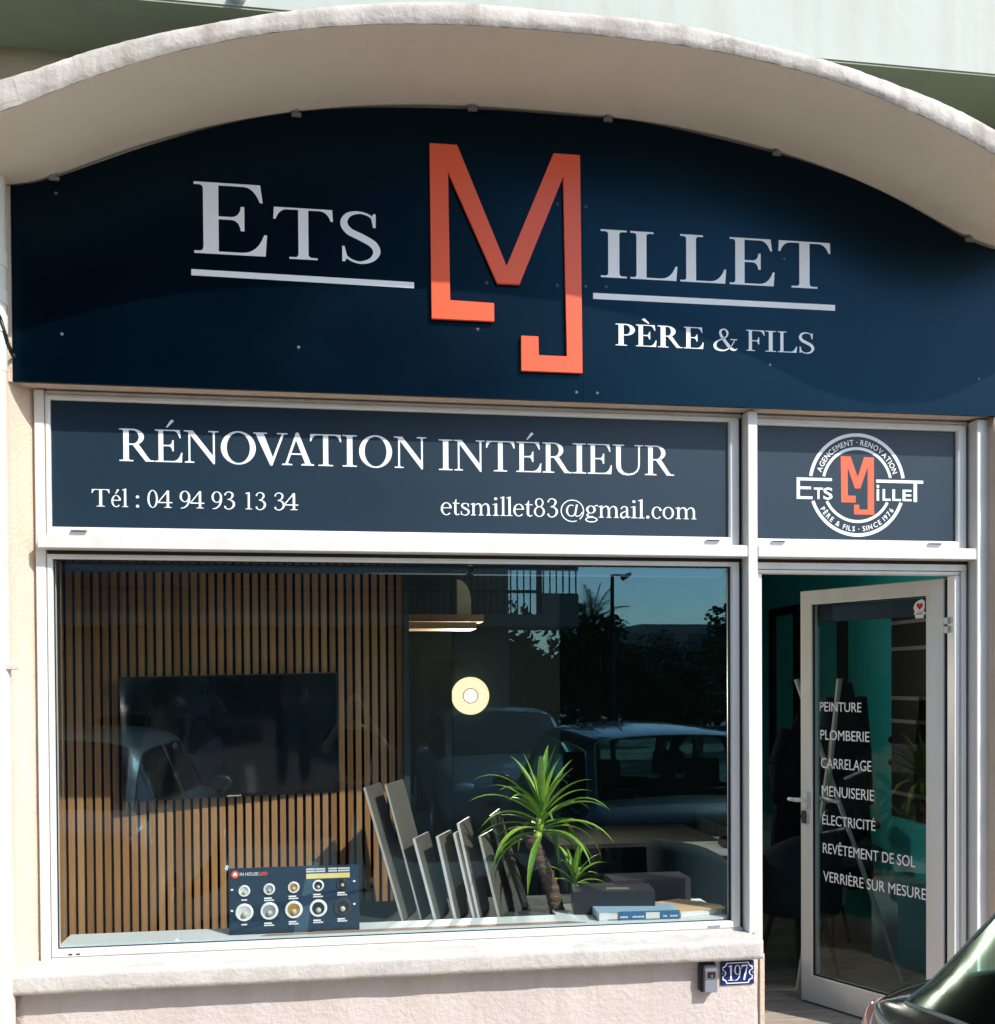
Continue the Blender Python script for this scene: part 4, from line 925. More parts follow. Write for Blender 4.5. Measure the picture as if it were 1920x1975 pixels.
poly([(3.1725, 2.6265), (3.3412, 2.6265), (3.3412, 2.6135), (3.1880, 2.6135), (3.1880, 2.5865), (3.241, 2.5865), (3.241, 2.5745), (3.1880, 2.5745), (3.1880, 2.5425), (3.248, 2.5425), (3.248, 2.5305), (3.1725, 2.5305)])
poly([(3.5544, 2.6255), (3.7855, 2.6255), (3.7855, 2.6120), (3.7550, 2.6120), (3.7550, 2.5275), (3.7380, 2.5275), (3.7380, 2.6120), (3.5544, 2.6120)])
for t_, a, b, c, d in [('T', 3.2545, 3.2985, 2.5315, 2.5830), ('S', 3.2998, 3.3440, 2.5295, 2.5845), ('i', 3.5565, 3.5700, 2.5300, 2.6030), ('L', 3.5862, 3.6255, 2.5305, 2.5830), ('L', 3.6341, 3.6765, 2.5305, 2.5830), ('E', 3.6838, 3.7285, 2.5305, 2.5825)]:
    sans(t_, a - 3.463, b - 3.463, c - 2.5985, d - 2.5985, 0.0007, V, LS, name='letter', bold=0.02, thick=0.0007)
MJ2 = [(3.3833, 2.7268), (3.4306, 2.7268), (3.4655, 2.6336), (3.4960, 2.7255), (3.5434, 2.7250), (3.5450, 2.4655), (3.4475, 2.4655), (3.4475, 2.5095), (3.4726, 2.5095), (3.4726, 2.4882), (3.5134, 2.4882), (3.5134, 2.681), (3.4778, 2.5830), (3.4521, 2.5830), (3.4167, 2.6785), (3.4173, 2.5500), (3.4555, 2.5500), (3.4555, 2.5190), (3.3862, 2.5190)]
poly(MJ2, M['orange_vinyl'], 'monogram')

# ================================================================== ON THE WALL OUTSIDE
DP = empty('drainpipe', 'pale painted round drainpipe running down beside the left edge of the sign', 'drainpipe', (-0.163, -0.062, 0))
MB().tube((0, 0, 2.915), (0, 0, 3.70), 0.054, n=24).build('upper_pipe', M['pipe'], DP, smooth=False)
MB().tube((0, 0, -0.02), (0, 0, 2.914), 0.0535, n=24).build('lower_pipe', M['pipe_pink'], DP, smooth=False)
for z in (3.31, 3.17): MB().tube((0, 0, z), (0, 0, z + 0.055), 0.058, n=24).build('collar', M['pipe'], DP)
MB().tube((0, 0, 3.06), (0, 0, 3.13), 0.0575, n=24).build('collar', M['pipe'], DP)
for z in (1.775,): box('pipe_clip', M['pipe_pink'], 0.030, 0.075, -0.03, 0.03, z, z + 0.018, DP, bevel=0.002)
for p in DP.children:
    if p.type == 'MESH': p.data.set_sharp_from_angle(angle=R(40)); [setattr(f_, 'use_smooth', True) for f_ in p.data.polygons]
cb_ = MB(); pts = [(-0.25, -0.09, 3.28), (-0.19, -0.12, 3.22), (-0.145, -0.12, 3.17), (-0.118, -0.10, 3.10), (-0.106, -0.07, 3.03), (-0.104, -0.02, 3.0), (-0.10, 0.01, 2.985)]
o = cb_.path(pts, 0.008, 8).build('black_cable', M['black'], None, smooth=True); tag(o, 'black cable curving across the drainpipe towards the sign', 'cable')

KB = empty('key_safe', 'small grey key safe in a dark case left of the number plate', 'key safe', (2.699, 0, 0.4375))
box('case', M['boxdark'], -0.040, 0.034, -0.030, 0.006, -0.062, 0.062, KB, bevel=0.006)
box('body', M['boxgrey'], -0.026, 0.032, -0.048, -0.0305, -0.060, 0.056, KB, bevel=0.003)
box('window_frame', M['metal'], -0.024, 0.030, -0.052, -0.0485, 0.000, 0.035, KB, bevel=0.001)
box('code_window', M['gasket'], -0.014, 0.021, -0.0545, -0.0523, 0.006, 0.031, KB)
box('button', M['boxgrey'], 0.001, 0.007, -0.056, -0.0547, 0.010, 0.018, KB)

NP = empty('number_plate', 'blue enamel house number plate reading 197', 'number plate', (2.8365, -0.004, 0.4455))
MB().box(-0.0755, 0.0755, -0.004, 0.0, -0.052, 0.052).build('plate', M['plate_blue'], NP, bevel=0.003)
def contour(w, h_, c, k):
    P = []
    def arcp(cx, cz, r, a0, a1, n=7):
        for i in range(n + 1): a = R(a0 + (a1 - a0) * i / n); P.append((cx + r * math.cos(a), cz + r * math.sin(a)))
    arcp(-w, h_, c, 0, -90) ; arcp(-w, 0, k, 90, -90); arcp(-w, -h_, c, 90, 0); arcp(w, -h_, c, 180, 90); arcp(w, 0, k, 270, 90); arcp(w, h_, c, 270, 180)
    return P
A_ = contour(0.0685, 0.046, 0.017, 0.0125); n = len(A_)
Bp = contour(0.0645, 0.042, 0.0172, 0.0130)
mb = MB()
for (a, b), (c, d) in zip(A_, Bp): mb.v += [(a, -0.0052, b), (c, -0.0052, d), (a, -0.0041, b), (c, -0.0041, d)]
for i in range(n):
    o = 4 * i; u = 4 * ((i + 1) % n); mb.face([o, o + 1, u + 1, u]); mb.face([o, u, u + 2, o + 2]); mb.face([o + 1, o + 3, u + 3, u + 1])
mb.build('border', M['enamel_white'], NP)
serif_letters([('1', -.043, -.017), ('9', -.015, .014), ('7', .018, .046)], -0.032, 0.066, -0.0052, M['enamel_white'], NP, 0.001, name='numeral')
for x in (-0.069, 0.069): disc('screw', M['metal'], x, 0, 0.004, -0.0045, NP)

# ================================================================== ON THE WINDOW LEDGE
LB = empty('light_display', 'navy display board with ten round spotlights standing on the window ledge', 'display board', (0.9405, 0.182, 0.658), (R(-4), 0, 0))
W2, H2 = 0.272, 0.276
box('board', M['ledboard'], -W2, W2, 0.0, 0.012, 0.0, H2, LB, bevel=0.002)
box('base_strip', M['gasket'], -W2, W2, -0.004, 0.02, -0.002, 0.008, LB)
Tm = lambda x, z, y=-0.0005: Matrix.Translation((x, y, z)) @ Matrix.Rotation(R(90), 4, 'X')
cx = [-0.210, -0.107, -0.005, 0.098, 0.200]
cups = ['cupwhite', 'cupgrey', 'cupgold', 'black', 'black']
for row, (z, r) in enumerate(((0.180, 0.0245), (0.090, 0.0375))):
    for i, x in enumerate(cx):
        zz = z + (0.004 * i if row == 0 else 0.002 * i)
        MB().lathe([(r * 0.70, 0.0), (r * 0.72, 0.006), (r * 0.92, 0.006), (r, 0.0)], 32, Tm(x, zz)).build('spotlight_ring', M['ringwhite'] if i < 4 else M['boxgrey'] if False else (M['ringwhite'] if i < 4 else M['boxdark']), LB, smooth=False)
        MB().lathe([(0.0, 0.0005), (r * 0.40, 0.0008), (r * 0.69, 0.0040)], 28, Tm(x, zz)).build('reflector', M[cups[i]], LB, smooth=True)
        MB().sphere((x + r * 0.02, -0.006, zz - r * 0.22), r * 0.33, 10).build('bulb', M['bulb'], LB, smooth=True)
        cd = MB(); ww = 0.012 if i == 0 else 0.021
        for q in range(1 if i == 0 else 2):
            for j in range(7):
                xx = x - ww + j * ww * 2 / 7 * (1 if q or i == 0 else 0.75); cd.box(xx, xx + ww * 0.22, -0.0014, -0.0002, zz - r - 0.016 - q * 0.009, zz - r - 0.0105 - q * 0.009)
        cd.build('code_print', V, LB)
o = MB().lathe([(0.0, 0.001), (0.0155, 0.001)], 24, Tm(-0.248, 0.250, -0.0003)).build('emblem', M['orange'], LB)
MB().prism([(-0.256, 0.245), (-0.256, 0.252), (-0.248, 0.260), (-0.240, 0.252), (-0.240, 0.245)], -0.0025, -0.0015).build('emblem_house', V, LB)
sans('IN HOUSE', -0.228, -0.152, 0.2435, 0.2575, -0.0012, V, LB, thick=0.0008)
sans('LED', -0.148, -0.115, 0.2435, 0.2575, -0.0012, M['orange_vinyl'], LB, thick=0.0008, bold=0.02)
box('yellow_strip', M['yellow'], 0.048, 0.232, -0.0015, -0.0002, 0.222, 0.243, LB)
cd = MB()
for j in range(2):
    for x0_, x1_ in ((0.048, 0.082), (0.088, 0.128), (0.142, 0.176), (0.182, 0.228)):
        x = x0_
        while x < x1_: cd.box(x, x + 0.0032, -0.0014, -0.0002, 0.249 + j * 0.010, 0.2555 + j * 0.010); x += 0.0046
for x, z in ((-0.262, 0.186), (0.250, 0.205), (-0.262, 0.098), (0.250, 0.108)): cd.box(x - 0.004, x + 0.006, -0.0014, -0.0002, z - 0.003, z + 0.004)
cd.build('code_print', V, LB)

# leaning tile samples:  x bottom, x top, height, width(depth), thickness, material, y front, label
tiles = [(1.400, 1.225, 0.600, 0.110, 0.012, 'tileA', 0.36, 'tall greige tile sample leaning at the far left of the row'),
         (1.485, 1.320, 0.610, 0.120, 0.010, 'tileA', 0.38, 'tall tile sample second from the left of the row'),
         (1.545, 1.445, 0.370, 0.100, 0.014, 'tileC', 0.33, 'short pale tile sample third from the left of the row'),
         (1.635, 1.550, 0.378, 0.095, 0.015, 'tileC', 0.33, 'short pale thick tile sample fourth from the left of the row'),
         (1.720, 1.628, 0.390, 0.080, 0.013, 'tileC', 0.33, 'white tile sample in the middle of the row'),
         (1.745, 1.650, 0.430, 0.110, 0.013, 'tileC', 0.36, 'pale tile sample just behind the middle one'),
         (1.835, 1.745, 0.370, 0.130, 0.013, 'tileA', 0.34, 'tile sample with leaf shadows beside the yucca trunk'),
         (1.945, 1.810, 0.450, 0.120, 0.012, 'tileB', 0.44, 'dark tile sample behind the yucca leaves')]
for xb, xt, h_, wd, t_, mk, yf, lab in tiles:
    L_ = math.hypot(h_, xb - xt); a = math.atan2(xt - xb, h_)
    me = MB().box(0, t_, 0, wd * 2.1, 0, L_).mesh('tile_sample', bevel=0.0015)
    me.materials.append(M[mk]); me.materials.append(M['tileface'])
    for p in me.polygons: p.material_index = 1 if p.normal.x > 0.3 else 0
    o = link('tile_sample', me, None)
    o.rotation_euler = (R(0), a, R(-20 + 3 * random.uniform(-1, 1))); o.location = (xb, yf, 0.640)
    tag(o, lab, 'tile', 'tile samples leaning behind the window')
o = box('sample_shelf', M['dark_wall'], 1.20, 2.85, 0.311, 0.80, 0.60, 0.639); tag(o, 'low dark shelf behind the window ledge under the tile samples', 'shelf')

# yucca
YU = empty('yucca', 'bright green yucca with a thick ringed trunk standing in the window', 'plant', (2.055, 0.42, 0.640))
tr = MB(); n = 14; tp_ = []
trunk = [(0.075, 0, 0.0), (0.050, 0, 0.10), (0.018, 0, 0.20), (-0.024, 0, 0.29), (-0.055, 0, 0.36)]
rs = [0.036, 0.035, 0.034, 0.035, 0.041]
K_ = 44
for j in range(K_ + 1):
    t = j / K_ * 4; i = min(3, int(t)); u = t - i
    c = Vector(trunk[i]).lerp(Vector(trunk[i + 1]), u); r = rs[i] * (1 - u) + rs[i + 1] * u
    r *= 1 + 0.07 * (1 if (j % 4) < 2 else -0.6)
    for k in range(n):
        a = 2 * PI * k / n; q = 1 + 0.06 * noise.noise(Vector((math.cos(a) * 2, math.sin(a) * 2, j * 0.4))); tr.v.append((c.x + r * q * math.cos(a), c.y + r * q * math.sin(a), c.z + 0.004 * math.sin(a * 2 + j)))
for j in range(K_):
    for k in range(n): o = j * n + k; q = j * n + (k + 1) % n; tr.face([o, q, q + n, o + n])
tr.face([K_ * n + k for k in range(n)])
tr.build('trunk', M['bark'], YU, smooth=True)
MB().path([(-0.030, 0, 0.335), (-0.012, 0, 0.38), (-0.004, 0, 0.44), (0.0, 0, 0.50)], [0.026, 0.021, 0.018, 0.012], 12).build('stem', M['leaf2'], YU, smooth=True)
def blade(root, d, length, width, droop, mt, par, fold=0.25, segs=9):
    """one folded arching leaf blade"""
    d = Vector(d).normalized(); mb = MB(); p = Vector(root); dirv = d.copy(); st = length / segs
    for j in range(segs + 1):
        t = j / segs; w_ = width * (0.45 + 1.6 * t) if t < 0.3 else width * (0.93 + 0.07) * (1 - ((t - 0.3) / 0.7) ** 1.9)
        w_ = max(w_, 0.0008)
        side = dirv.cross(Vector((0, 0, 1)))
        if side.length < 0.08: side = Vector((1, 0.3, 0))
        side.normalize(); up = side.cross(dirv).normalized()
        mb.v += [tuple(p - side * w_ / 2 + up * w_ * fold), tuple(p), tuple(p + side * w_ / 2 + up * w_ * fold)]
        p = p + dirv * st; dirv = (dirv + Vector((0, 0, -1)) * droop * st * (0.4 + 1.8 * t)).normalized()
    for j in range(segs):
        o = j * 3; mb.face([o, o + 1, o + 4, o + 3]); mb.face([o + 1, o + 2, o + 5, o + 4])
    me = mb.mesh('leaf', True, fix=False); return link('leaf', me, mt, par)
rnd = random.Random(11)
for k in range(44):
    t = k / 43; a = R(k * 137.5 + 20); el = R(80 - 92 * t ** 0.85 + rnd.uniform(-7, 7))
    z = 0.50 - 0.14 * t
    d = (math.cos(a) * math.cos(el), math.sin(a) * math.cos(el) * 0.8, math.sin(el))
    if d[1] < -0.35: d = (d[0], -0.35, d[2])
    blade((0.0 + 0.01 * math.cos(a), 0.01 * math.sin(a), z), d, rnd.uniform(0.28, 0.40) * (0.86 if t < 0.15 else 1), rnd.uniform(0.024, 0.038), 2.0 + 3.6 * t + rnd.uniform(-0.8, 1.4), M['leaf'] if rnd.random() < 0.62 else M['leaf2'], YU)
Y2 = empty('young_yucca', 'small young yucca low behind the thick trunk', 'plant', (2.23, 0.50, 0.640))
MB().tube((0, 0, 0), (0, 0, 0.10), 0.012).build('stem', M['leaf'], Y2)
for k in range(17):
    t = k / 16; a = R(k * 137.5); el = R(78 - 70 * t)
    blade((0, 0, 0.10 + 0.05 * (1 - t)), (math.cos(a) * math.cos(el), math.sin(a) * math.cos(el) * 0.7, math.sin(el)), rnd.uniform(0.15, 0.23), 0.027, 3.5 + 4 * t, M['leaf'] if k % 3 else M['leaf2'], Y2)

# boxes, catalogues
BX = empty('black_box', 'black cardboard box with a label plate on the right end of the ledge', 'box', (2.375, 0.36, 0.6565), (0, 0, R(-9)))
box('carton', M['blackbox'], -0.185, 0.185, -0.10, 0.10, 0.0, 0.105, BX, bevel=0.002)
box('lid_label', M['metal'], -0.03, 0.075, -0.055, -0.015, 0.1052, 0.107, BX)
o = box('flat_black_carton', M['blackbox'], 2.40, 2.78, 0.43, 0.60, 0.640, 0.775); tag(o, 'second black carton standing behind the labelled black box', 'box')
CT = empty('catalogue_stack', 'pale blue catalogue with a printed spine lying on the ledge right of the LED board', 'catalogue', (2.445, 0.205, 0.6565), (0, 0, R(-3)))
CT['label'] = 'pale blue catalogue with dark blue printed spine lying in front of the black box'
box('pages', M['paper'], -0.185, 0.178, -0.052, 0.075, 0.003, 0.034, CT)
box('cover', M['pale_blue'], -0.187, 0.182, -0.055, 0.078, 0.0345, 0.038, CT)
box('cover', M['blue_cover'], -0.187, 0.182, -0.055, 0.078, 0.0, 0.0025, CT)
box('spine', M['blue_cover'], -0.09, 0.184, -0.0585, -0.0555, 0.0, 0.038, CT)
box('spine_label', M['paper'], 0.030, 0.092, -0.0602, -0.0587, 0.004, 0.032, CT)
cd = MB()
for x0_, x1_ in ((-0.085, -0.052), (-0.03, 0.02), (0.11, 0.125), (0.14, 0.175)):
    x = x0_
    while x < x1_: cd.box(x, x + 0.0035, -0.0597, -0.0587, 0.010, 0.017); x += 0.006
cd.build('spine_print', V, CT)
o = box('white_booklet', M['paper'], 2.262, 2.30, 0.155, 0.28, 0.6568, 0.690); tag(o, 'white booklet at the left of the blue catalogue', 'booklet')
KF = empty('kraft_folder', 'brown kraft folder with papers at the right end of the window ledge', 'folder', (2.725, 0.25, 0.6565), (0, 0, R(14)))
box('papers', M['paper'], -0.11, 0.11, -0.075, 0.10, 0.0, 0.022, KF)
mb = MB(); mb.prism([(-0.125, -0.05), (0.11, -0.095), (0.125, -0.04), (0.02, 0.15), (-0.13, 0.13)], 0.0225, 0.030, axis='z'); mb.build('cover', M['kraft'], KF)


# ================================================================== CARS
def make_car(name, label, paint, loc, rz, L=4.0, Wd=1.72, H=1.45, glass='carglass', interior=True, hatch=0.42, grp='cars parked in front of the shop', lv=2):
    """x from the rear bumper (0) to the nose (L); z from the ground"""
    car = empty(name, label, 'car', loc, (0, 0, rz), group=grp)
    hw = Wd / 2
    #  x, bottom z, belt z, half width low, half width belt, roof half width, roof z
    st = [(0.00, 0.34, 0.74, hw * .78, hw * .74, hw * .60, 0.80),
          (0.05, 0.26, 0.92, hw * .90, hw * .86, hw * .74, 0.965),
          (0.20, 0.22, 0.985, hw * .97, hw * .93, hw * .80, 1.035),
          (0.33, 0.20, 1.005, hw * .99, hw * .95, hw * .81, 1.075),
          (hatch + 0.36, 0.19, 1.000, hw, hw * .97, hw * .74, H - 0.045),
          (hatch + 0.50, 0.19, 0.998, hw, hw * .97, hw * .74, H - 0.015),
          (L * .36, 0.18, 0.985, hw, hw * .98, hw * .74, H),
          (L * .375, 0.18, 0.985, hw, hw * .98, hw * .74, H),
          (L * .54, 0.18, 0.955, hw, hw * .98, hw * .74, H - 0.005),
          (L * .555, 0.18, 0.953, hw, hw * .98, hw * .74, H - 0.01),
          (L * .60, 0.18, 0.945, hw, hw * .98, hw * .73, H - 0.06),
          (L * .76, 0.19, 0.915, hw * .99, hw * .95, hw * .80, 0.965),
          (L * .80, 0.20, 0.885, hw * .99, hw * .94, hw * .80, 0.935),
          (L * .92, 0.22, 0.80, hw * .96, hw * .88, hw * .74, 0.845),
          (L * .98, 0.26, 0.66, hw * .86, hw * .78, hw * .64, 0.72),
          (L, 0.32, 0.52, hw * .74, hw * .68, hw * .55, 0.56)]
    V_ = []; F_ = []; MI = []
    def prof(x, zb, zt, wl, wb, wr, zr):
        p = [(0, zb), (wl * .80, zb), (wl * .97, zb + .10), (wl * 1.0, zb + (zt - zb) * .45), (wl * .995, zb + (zt - zb) * .74), (wb * 1.0, zt - .035), (wb * .975, zt),
             (wb * .975 + (wr - wb * .975) * .12, zt + (zr - zt) * .12), (wr + (wb * .975 - wr) * .10, zt + (zr - zt) * .82), (wr * .93, zr - (zr - zt) * .04), (wr * .6, zr + .018), (0, zr + .03)]
        return [(x, y, z) for y, z in p]
    N = 12
    for s_ in st: V_ += prof(*s_)
    n0 = len(V_)
    for s_ in st: V_ += [(x, -y, z) for x, y, z in prof(*s_)]
    rear_g = (3,); front_g = (10,); side_g = [3, 4, 5, 7, 9, 10]
    for side in (0, 1):
        o_ = n0 * side
        for i in range(len(st) - 1):
            for j in range(N - 1):
                a, b, c, d = o_ + i * N + j, o_ + (i + 1) * N + j, o_ + (i + 1) * N + j + 1, o_ + i * N + j + 1
                F_.append([a, b, c, d] if side == 0 else [d, c, b, a])
                m_ = 0
                if j == 7 and i in side_g: m_ = 1
                if i in rear_g and j in (9, 10): m_ = 1
                if i in front_g and j in (9, 10): m_ = 1
                MI.append(m_)
        for end, i in ((0, 0), (1, len(st) - 1)):
            idx = [o_ + i * N + j for j in range(N)]
            F_.append(idx if (side == 0) == (end == 0) else idx[::-1]); MI.append(0)
    me = bpy.data.meshes.new('body'); me.from_pydata(V_, [], F_)
    for p, q in zip(me.polygons, MI): p.material_index = q
    bm = bmesh.new(); bm.from_mesh(me); bmesh.ops.remove_doubles(bm, verts=bm.verts, dist=1e-4); bmesh.ops.recalc_face_normals(bm, faces=bm.faces)
    cr = bm.edges.layers.float.get('crease_edge') or bm.edges.layers.float.new('crease_edge')
    for e in bm.edges:
        if len(e.link_faces) == 2 and e.link_faces[0].material_index != e.link_faces[1].material_index: e[cr] = 1.0
    cv = bm.verts.layers.float.get('crease_vert') or bm.verts.layers.float.new('crease_vert')
    for v in bm.verts:                                   # keep the corners of the panes angular
        be = [e for e in v.link_edges if e[cr] > 0.5]
        if len(be) == 2:
            a_ = (be[0].other_vert(v).co - v.co).normalized(); b_ = (be[1].other_vert(v).co - v.co).normalized()
            if a_.dot(b_) > -0.80: v[cv] = 0.8
        elif len(be) > 2: v[cv] = 0.8
    bm.to_mesh(me); bm.free()
    me.materials.append(paint); me.materials.append(M[glass])
    o = bpy.data.objects.new('tmp', me); C.objects.link(o); md = o.modifiers.new('s', 'SUBSURF'); md.levels = lv; md.render_levels = lv
    dg = bpy.context.evaluated_depsgraph_get(); full = bpy.data.meshes.new_from_object(o.evaluated_get(dg)); bpy.data.objects.remove(o)
    for want, nm in ((0, 'body'), (1, 'windows')):
        bm = bmesh.new(); bm.from_mesh(full); bmesh.ops.delete(bm, geom=[f_ for f_ in bm.faces if f_.material_index != want], context='FACES')
        # wheel arches
        if want == 0:
            for f_ in bm.faces: f_.smooth = True
        m2 = bpy.data.meshes.new(nm)
        if want == 1:
            edges = [e for e in bm.edges if e.is_boundary]; seg = [(tuple(e.verts[0].co), tuple(e.verts[1].co)) for e in edges]
        for f_ in bm.faces: f_.material_index = 0; f_.smooth = True
        bm.to_mesh(m2); bm.free(); ob = link(nm, m2, paint if want == 0 else M[glass], car)
    left = list(seg)
    while left:                                     # one rubber surround per pane
        comp = [left.pop()]; keys = {tuple(round(c, 4) for c in p) for p in comp[0]}; grow = True
        while grow:
            grow = False; rest = []
            for e in left:
                k2 = {tuple(round(c, 4) for c in p) for p in e}
                if k2 & keys: keys |= k2; comp.append(e); grow = True
                else: rest.append(e)
            left = rest
        nb = {}
        for a, b in comp:
            ka = tuple(round(c, 4) for c in a); kb = tuple(round(c, 4) for c in b); nb.setdefault(ka, []).append(kb); nb.setdefault(kb, []).append(ka)
        st0 = next(iter(nb)); loop = [st0]; prev = None; cur = st0
        while True:
            nx = [q for q in nb[cur] if q != prev]
            if not nx or nx[0] == st0 or len(loop) > 900: break
            prev, cur = cur, nx[0]; loop.append(cur)
        if len(loop) > 5: link('window_trim', smooth_tube(loop, 0.006, True).mesh('window_trim', True, fix=False), M['gasket'], car)
    zmid = lambda x: 0
    # wheels
    for wx in (0.72, L - 0.80):
        for sy in (-1, 1):
            T4 = Matrix.Translation((wx, sy * (hw - 0.10), 0.31)) @ Matrix.Rotation(R(90 * -sy), 4, 'X')
            MB().lathe([(0.0, 0.02), (0.20, 0.02), (0.215, 0.11), (0.30, 0.11), (0.315, 0.08), (0.315, -0.06), (0.28, -0.09)], 32, T4).build('tyre', M['tyre'], car, smooth=False)
            r_ = MB().lathe([(0.0, 0.085), (0.05, 0.09), (0.055, 0.075), (0.19, 0.095), (0.205, 0.115), (0.212, 0.10)], 20, T4); r_.build('rim', M['rim'], car, smooth=False)
    for sy in (-1, 1):
        q = MB().sphere((0.105, sy * (hw * .835), 0.80), 0.10, 14, (0.75, 0.55, 1.55)); q.build('tail_light', M['taillight'], car, smooth=True)
        q = MB().sphere((L * .955, sy * hw * .66, 0.68), 0.11, 14, (1.1, 1.3, 0.62)); q.build('headlight', M['headlight'], car, smooth=True)
        MB().sphere((L * .66, sy * (hw + 0.06), 1.0), 0.085, 12, (0.7, 1.0, 0.75)).build('mirror', paint, car, smooth=True)
        for hx in (L * .34, L * .52): box('door_handle', paint, hx - 0.08, hx + 0.08, sy * hw * .99 - 0.015, sy * hw * .99 + 0.015, 0.82, 0.85, car, bevel=0.006)
    box('number_plate', M['paper'], L - 0.002, L + 0.012, -0.26, 0.26, 0.36, 0.47, car)
    box('grille', M['gasket'], L * .985, L + 0.004, -0.42, 0.42, 0.50, 0.56, car)
    if interior:
        for x in (L * .30, L * .50):
            for y in (-0.37, 0.37):
                mb = MB(); mb.box(x - 0.07, x + 0.07, y - 0.22, y + 0.22, 0.5, 1.06); mb.box(x - 0.05, x + 0.05, y - 0.12, y + 0.12, 1.10, 1.28); mb.box(x - .012, x + .012, y - .06, y + .06, 1.04, 1.14); mb.build('seat', M['seat'], car, bevel=0.03)
        box('floor_pan', M['seat'], 0.3, L * .76, -hw * .85, hw * .85, 0.3, 0.50, car)
        box('parcel_shelf', M['seat'], 0.35, 1.0, -hw * .80, hw * .80, 0.90, 0.92, car)
        lines = MB()
        for k in range(6):
            t = 0.18 + 0.12 * k; xa = 0.36 + (hatch) * t; za = 1.09 + (H - 0.06 - 1.09) * t
            lines.box(xa - 0.002, xa, -hw * .62, hw * .62, za, za + 0.0025)
        lines.build('heating_wires', M['gasket'], car)
    return car

near = make_car('parked_car', 'very dark green hatchback parked close on the right, its rear side window showing', M['car_dark'], (3.345, -1.42, -0.13), R(-90), L=3.9, Wd=1.66, H=1.50, hatch=0.26)
# painted highlight along the shoulder of the near car, a pale tube on its side
from mathutils.bvhtree import BVHTree
bo = [c for c in near.children if c.name.startswith('body')][0]
bt = BVHTree.FromPolygons([v.co.copy() for v in bo.data.vertices], [list(p.vertices) for p in bo.data.polygons])
pts = []
for k in range(34):
    t = k / 33; x = 0.035 + 0.95 * t ** 1.5; z = 0.955 - 0.25 * max(0, 1 - t / 0.22) ** 2 - 0.012 * t
    hit = bt.ray_cast(Vector((x, -2, z)), Vector((0, 1, 0)))
    if hit[0] is not None: pts.append(tuple(hit[0] + hit[1] * 0.001))
smooth_tube(pts, [0.003 + 0.004 * math.sin(PI * min(1, k / (len(pts) - 1) * 1.1)) for k in range(len(pts))]).build('shoulder_highlight', M['trim'], near, smooth=True)
for c in near.children:
    if c.name.startswith('window_trim'): c.data.materials.clear(); c.data.materials.append(M['trim'])  # rubber surrounds coloured paler to paint in light caught on their edges
make_car('parked_car', 'white estate car parked to the left of the photographer', M['car_white'], (-0.85, -1.60, -0.13), R(-90), L=4.2, Wd=1.76, H=1.50, glass='carglass_dark', interior=False, lv=1)
make_car('parked_car', 'slate grey car facing the shop from across the lane', M['car_slate'], (3.03, -10.6, -0.13), R(90), L=4.4, Wd=1.85, H=1.50, glass='carglass_dark', interior=False, lv=1)
make_car('parked_car', 'white car further left across the lane', M['car_white'], (-1.6, -11.9, -0.13), R(90), L=4.0, Wd=1.72, H=1.46, glass='carglass_dark', interior=False, lv=1)

# ================================================================== ACROSS THE STREET (seen mirrored in the window)
OB = empty('apartment_block', 'tall shaded apartment block across the car park with a railed corner balcony', 'building', (0, 0, 0))
OY = -13.2
box('wall', M['opp_wall'], -26, 3.98, OY - 9, OY, -0.13, 13.5, OB)
for fz in (0.6, 3.4, 6.2, 9.0):
    for k in range(9):
        x = 2.4 - k * 3.0; w_ = box('window', M['far_window'], x - 0.6, x + 0.6, OY + 0.002, OY + 0.05, fz, fz + 1.5, OB)
for fz in (2.62, 5.4, 8.2):
    box('balcony_slab', M['opp_wall'], -26, 4.95, OY + 0.06, OY + 1.35, fz, fz + 0.20, OB)
    box('balcony_screen', M['opp_wall'], 4.30, 4.95, OY + 1.28, OY + 1.34, fz + 0.20, fz + 0.55, OB)
    rl = MB(); rl.box(-10, 4.95, OY + 1.28, OY + 1.34, fz + 0.93, fz + 0.99); rl.box(-10, 4.30, OY + 1.29, OY + 1.33, fz + 0.55, fz + 0.60)
    x = 4.9
    while x > -6: rl.box(x, x + 0.022, OY + 1.30, OY + 1.322, fz + 0.2, fz + 0.93); x -= 0.11
    rl.box(4.25, 4.33, OY + 1.27, OY + 1.35, fz + 0.2, fz + 2.78)
    rl.build('railing', M['gasket'], OB)
box('roof', M['opp_wall'], -26.2, 4.2, OY - 9.2, OY + 0.3, 13.5, 13.8, OB)

